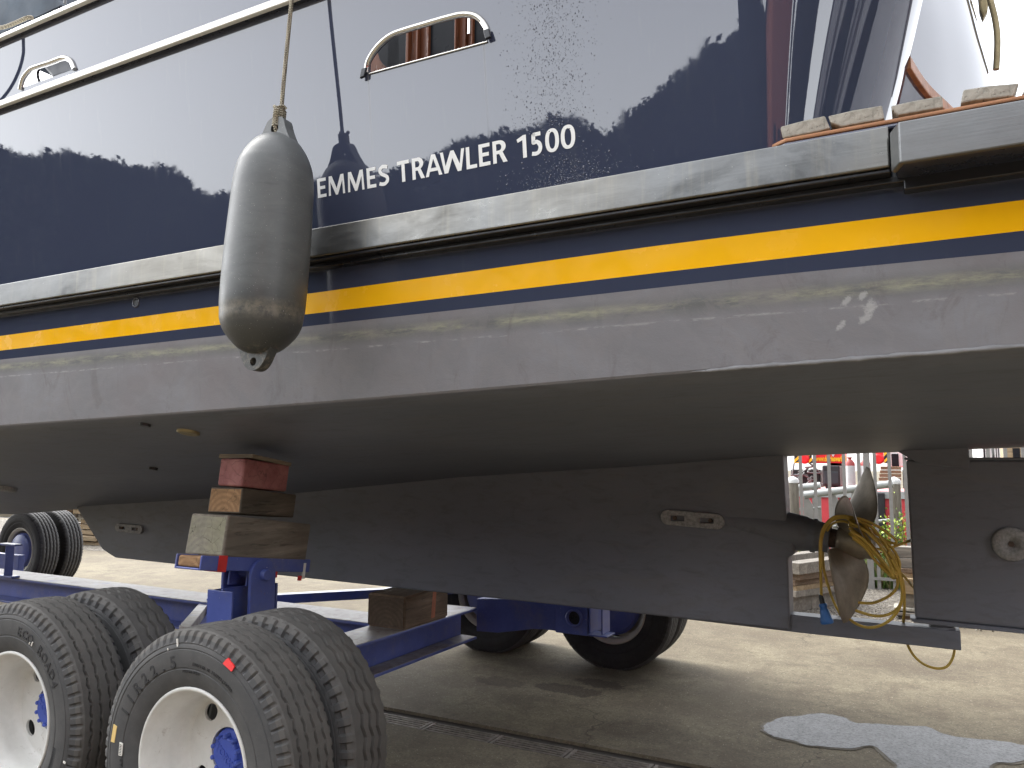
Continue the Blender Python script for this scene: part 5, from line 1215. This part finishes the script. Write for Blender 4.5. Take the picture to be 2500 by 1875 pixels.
# ------------------------------------------------------------------ stacked timber on the gravel, left and right of the propeller
def plank(lab, x, y, z, L, w, h, yaw, mat, grp, cat='plank'):
    t = thing('timber_plank', lab, cat, (x, y, z), grp); g = MB(); M = Matrix.Translation((x, y, z+h/2)) @ rotm(rng.normal(0, .008), rng.normal(0, .008), yaw)
    g.box((0, 0, 0), (L, w, h)); g.v = [M @ v for v in g.v]; o = g.build('plank_body', mat, t, .006); return t
SL = [  # left stack, from the ground up: x0, x1, z, h, mat, yaw
 ('squared grey bearer at the foot of the left timber stack', -1.24, .01, .17, .9, .17, .0, 'timber_grey_planks', 0),
 ('second squared bearer further back under the left stack', -1.02, .01, .17, .9, .13, .0, 'timber_grey_planks', .35),
 ('wide grooved board on the bearers of the left stack', -1.20, .18, .07, 1.0, .30, .0, 'timber_grey_planks', .1),
 ('thin tan board above the grooved board of the left stack', -1.17, .25, .06, .95, .20, .02, 'timber_tan_planks', .1),
 ('dark plank in the middle of the left stack', -1.19, .31, .065, .9, .22, -.02, 'timber_brown', .06),
 ('reddish brown plank of the left stack under the pale one', -1.15, .375, .075, .9, .20, .03, 'timber_brown', .06),
 ('pale plank with pink side, thickest near the top of the left stack', -1.13, .45, .13, 1.0, .19, .06, 'timber_grey_planks', .05),
 ('topmost long pale plank leaning on the left stack', -1.33, .53, .10, 1.3, .16, .10, 'timber_grey_planks', .25)]
for lab, x, z, h, L, w, yw, mt, dy in SL: plank(lab, x, 10.0+dy, z, w, L, h, yw-.5, mt, 'planks of the timber stack left of the propeller')
SR = [('white weathered pallet board at the foot of the right stack', .02, .10, .035, .65, .3, 0, 'timber_wedge', 0), ('grey board under the pallet board of the right stack', .02, .05, .035, .65, .3, 0, 'timber_grey_planks', -.02),
 ('short bearer block under the pallet boards of the right stack', -.13, .0, .055, .12, .3, 0, 'timber_brown', .0),
 ('chamfered grey beam above the pallet of the right stack', .05, .135, .15, .55, .2, 0, 'timber_grey_planks', 0), ('squared timber with tan end grain in the right stack', -.12, .285, .17, .20, .3, 0, 'timber_tan_planks', 0),
 ('wide brown beam of the right stack beside the end grain one', .18, .285, .17, .38, .3, 0, 'timber_brown', 0), ('rough split board in the middle of the right stack', .06, .455, .05, .6, .25, .05, 'timber_tan_planks', .1),
 ('dark board below the upper beams of the right stack', .06, .505, .05, .62, .3, -.03, 'timber_brown', .1), ('lower grey beam at the top of the right stack', .06, .555, .11, .62, .2, .0, 'timber_grey_planks', .1),
 ('topmost grainy grey beam of the right stack', .04, .665, .12, .7, .2, .02, 'timber_grey_planks', .12)]
for lab, x, z, h, L, w, yw, mt, dy in SR: plank(lab, x, 9.95+dy, z, L, w, h, yw, mt, 'timbers of the stack right of the propeller')
# far pile of sawn planks behind the front wheels
pl_mats = ['timber_tan_planks', 'timber_tan_planks', 'timber_grey_planks', 'timber_brown']
n = 0
SIDEW = ['flush with its neighbours', 'sticking out to the right', 'pushed back into the shade', 'lying slightly askew']
ROWN = ['bottom', 'second', 'third', 'fourth', 'fifth', 'sixth', 'seventh', 'eighth']
COLN = ['left', 'middle', 'right']
cxp = at(175, 1300, Y=10.4).x
for r_ in range(8):
    for c_ in range(3):
        L = rng.uniform(.75, 1.0); x = cxp-1.1+c_*1.0+rng.normal(0, .06); yw = rng.normal(0, .07)
        plank('sawn plank, %s row from the ground and %s column of the far pile' % (ROWN[r_], COLN[c_]), x, 10.3+rng.normal(0, .08), .005+r_*.105, L, .35, .085, yw, pl_mats[int(rng.integers(0, 4))], 'sawn planks piled far behind the front wheels')
# ------------------------------------------------------------------ plants
def leafcloud(g, pts, size, mi=0, flat=.4):
    for p in pts:
        a = Vector(rng.normal(0, 1, 3)).normalized(); b = a.orthogonal().normalized(); s_ = float(size*rng.uniform(.6, 1.4))
        t = Vector(rng.normal(0, 1, 3)).normalized(); u = (t-b*t.dot(b)).normalized(); w = b.cross(u)
        g.add([p-u*s_*.5, p+w*s_*.28, p+u*s_*.6, p-w*s_*.28], [(0, 1, 2, 3)], mi)
def shrub(name, lab, px, py, y, w, h, n, mats, flower=0):
    base = at(px, py, Y=y); t = thing(name, lab, 'shrub', (base.x, y, .03), 'young shrubs growing along the fence')
    st = MB(); lf = MB(); fl = MB()
    for k in range(9):
        a = rng.uniform(0, 2*PI); r = w*rng.uniform(.2, 1)*.5; top = Vector((base.x+r*math.cos(a), y+r*math.sin(a)*.7, h*rng.uniform(.6, 1))); mid = Vector(((base.x+top.x)/2+rng.normal(0, .03), y, top.z*.5))
        pts = spline([Vector((base.x+rng.normal(0, .03), y, .02)), mid, top], 5); st.tube(pts, .006, 5)
        for q in pts[2:]:
            leafcloud(lf, [q+Vector(rng.normal(0, .055, 3)) for _ in range(int(n/45))], .05, int(rng.random() < .65))
    leafcloud(lf, [Vector((base.x+rng.normal(0, w*.25), y+rng.normal(0, w*.2), abs(rng.normal(h*.5, h*.22)))) for _ in range(n//4)], .045, 1)
    st.build('stem', 'bark', t); lf.build('foliage', mats, t)
    if flower:
        leafcloud(fl, [Vector((base.x+rng.normal(0, .09), y-.05+rng.normal(0, .05), h*rng.uniform(.35, .95))) for _ in range(22)], .045); fl.build('blossom', 'flower_red', t)
shrub('leafy_shrub', 'bright yellow green shrub in front of the right mooring post', 2165, 1400, 12.2, .75, 1.05, 420, ['leaf_green', 'leaf_yellow_green'])
shrub('leafy_shrub', 'shrub with orange red blossom beside the rudder', 2222, 1400, 12.3, .6, 1.0, 380, ['leaf_green', 'leaf_yellow_green'], 1)
g = MB()
for k in range(2600):
    x = rng.uniform(-1.9, -.25) if k % 3 else rng.normal(-.65, .16); y = rng.uniform(11.85, 12.9); hgt = rng.uniform(.12, .48)
    a = rng.uniform(0, 2*PI); d = Vector((math.cos(a), math.sin(a), 0)); b = Vector((x, y, .02)); w = Vector((-d.y, d.x, 0))*.006
    tip = b+d*hgt*.35+Vector((0, 0, hgt)); md = b+d*hgt*.08+Vector((0, 0, hgt*.6)); g.add([b-w, b+w, md+w*.8, tip, md-w*.8], [(0, 1, 2, 3, 4)], int(rng.random() < .5))
plain('grass_green', (.13, .22, .045), .6, var=.4, bump=0); plain('grass_dry', (.30, .27, .13), .7, var=.3, bump=0)
o = g.build('grass', ['grass_green', 'grass_dry']); o['kind'] = 'stuff'; tag(o, 'tufts of green and dry grass at the foot of the bar fence', 'grass')

# ================================================================== THE OTHER SIDE OF THE YARD (seen mirrored in the paint)
def tree_mesh(h, w, n, seed):
    r_ = np.random.default_rng(seed); g = MB(); tk = MB(); R0 = w*.5
    bx = [(float(r_.uniform(0, 2*PI)), float(r_.uniform(.02, .05)), int(r_.integers(2, 6))) for _ in range(5)]
    for k in range(n):
        u = math.sqrt(r_.random()); a = r_.uniform(0, 2*PI); lump = sum(am*math.sin(f*a+ph+u*4) for ph, am, f in bx)
        zm = h*(1-.20*u*u-.10*u**6+lump*.9*u); z = zm*(1-.95*r_.random()**2.2)+r_.normal(0, .07)
        if z < .15: continue
        rr_ = R0*u*(1+lump); p = Vector((rr_*math.cos(a), rr_*math.sin(a), z))+Vector(r_.normal(0, .05, 3))
        q = Vector(r_.normal(0, 1, 3)).normalized(); uu = q.orthogonal().normalized(); v = q.cross(uu); s2 = float(r_.uniform(.06, .14))
        g.add([p-uu*s2, p+v*s2*.6, p+uu*s2, p-v*s2*.6], [(0, 1, 2, 3)])
    tk.tube([(0, 0, 0), (.05, .02, h*.4), (0, .1, h*.8)], [.18, .13, .04], 10)
    return g, tk
protos = []
for i, (h, w, sd_) in enumerate(((7.0, 4.6, 1), (7.0, 5.4, 2))):
    g, tk = tree_mesh(h, w, 24000, sd_); protos.append((me_of(g, 'crown', 'leaf_dark'), me_of(tk, 'trunk', 'bark')))
prof = [(-46, 12.2), (-42.5, 11.8), (-39.5, 11.2), (-37, 10.8), (-34.6, 10.3), (-32.2, 9.7), (-30, 9.2), (-28, 8.7), (-26.3, 8.2), (-24.2, 7.1), (-22, 6.5), (-19.5, 6.3), (-17.2, 6.3), (-15, 6.0), (-12.8, 6.3), (-10.5, 6.5), (-8.6, 6.4), (-6.9, 5.9), (-5.2, 6.5), (-3.6, 7.2), (-2.2, 8.4), (-.6, 8.9), (1.2, 9.0), (3., 8.2)]
LB = ['rounded', 'broad']
for i, (x, h) in enumerate(prof):
    cr_, tk_ = protos[i % 2]; t = thing('hedge_tree', 'dark %s tree, about %.1f m tall, in the row mirrored in the blue hull' % (LB[i % 2], h), 'tree', (x, -16+.5*math.sin(i*2.1), 0), 'row of trees across the yard')
    for nm, mm in (('crown', cr_), ('trunk', tk_)):
        o = bpy.data.objects.new(nm, mm); COL.objects.link(o); o.parent = t; o.rotation_euler = (0, 0, i*1.3); o.scale = (1, 1, h/7.0*1.03)
hd = MB(); hd.bb((-70, -19, 0), (2, -17.5, 5.0)); tag(hd.build('boat_shed', 'roof_dark'), 'long dark boat shed behind the tree row across the yard', 'shed')
bh = thing('brick_building', 'red brown brick building across the yard mirrored in the stern', 'building', (12, -12, 0))
g = MB(); g.bb((4.6, -19, 0), (9.6, -10, 8.0)); g.build('wall', 'brick_red', bh); g = MB(); g.prism([(4.3, -19.3, 8.0), (9.9, -19.3, 8.0), (7.1, -19.3, 10.2)], (0, 9.6, 0)); g.build('roof', 'roof_dark', bh)
for k in range(3): g = MB(); g.bb((5.2+k*1.5, -10.03, 3.2), (6.0+k*1.5, -9.98, 4.8)); g.build('window', 'window_dark', bh)
cn = thing('red_container', 'red container with dark ribs across the yard mirrored in the stern', 'container', (15, -7, 0)); g = MB(); g.bb((13, -9, 0), (16, -3, 2.9)); g.build('container_body', 'machine_red', cn)
for k, (x, y, hh, rr_) in enumerate(((11, -7, 9, .2), (17, -1, 10, .3), (13.5, -2, 8, .16), (10.2, -10, 11, .24), (15.5, 4, 11, .3), (15, 3, 9, .2))):
    g = MB(); g.tube([(x, y, 0), (x, y, hh)], rr_, 10); tag(g.build('reflection_mast', 'machine_black'), 'dark mast about %.1f m tall and %.0f cm thick added out of view for the stern reflections' % (hh+k*.1, rr_*200), 'mast', 'masts added for the stern reflections')  # unseen masts added to streak and darken the stern reflection
plain('reflection_block_grey', (.16, .17, .19), .6, var=.2, scale=2)
wh_ = thing('reflection_block', 'tall grey block with dark roof, added out of view to grey the mirrored stern', 'reflection_block', (22, 13, 0)); g = MB(); g.bb((17, -3, 0), (27, 30, 12)); g.build('wall', 'reflection_block_grey', wh_); g = MB(); g.bb((16.6, -3.4, 12), (27.4, 30.4, 12.8)); g.build('roof', 'roof_dark', wh_)  # unseen block added so the transom mirrors grey instead of bright sky
for i, (x, y, h) in enumerate(((9.5, -4.5, 7.6), (13, 1.5, 6.4), (17, 7, 8.2), (12.5, -9.5, 9.0))):
    cr2, tk2 = protos[i % 2]; t = thing('reflection_tree', 'dark tree about %.1f m tall added out of view to darken the mirrored stern' % h, 'tree', (x, y, 0), 'trees added for the stern reflections')  # unseen trees added to darken what the rounded stern mirrors
    for nm, mm in (('crown', cr2), ('trunk', tk2)):
        o = bpy.data.objects.new(nm, mm); COL.objects.link(o); o.parent = t; o.rotation_euler = (0, 0, i*1.9); o.scale = (.55, .55, h/7.0)
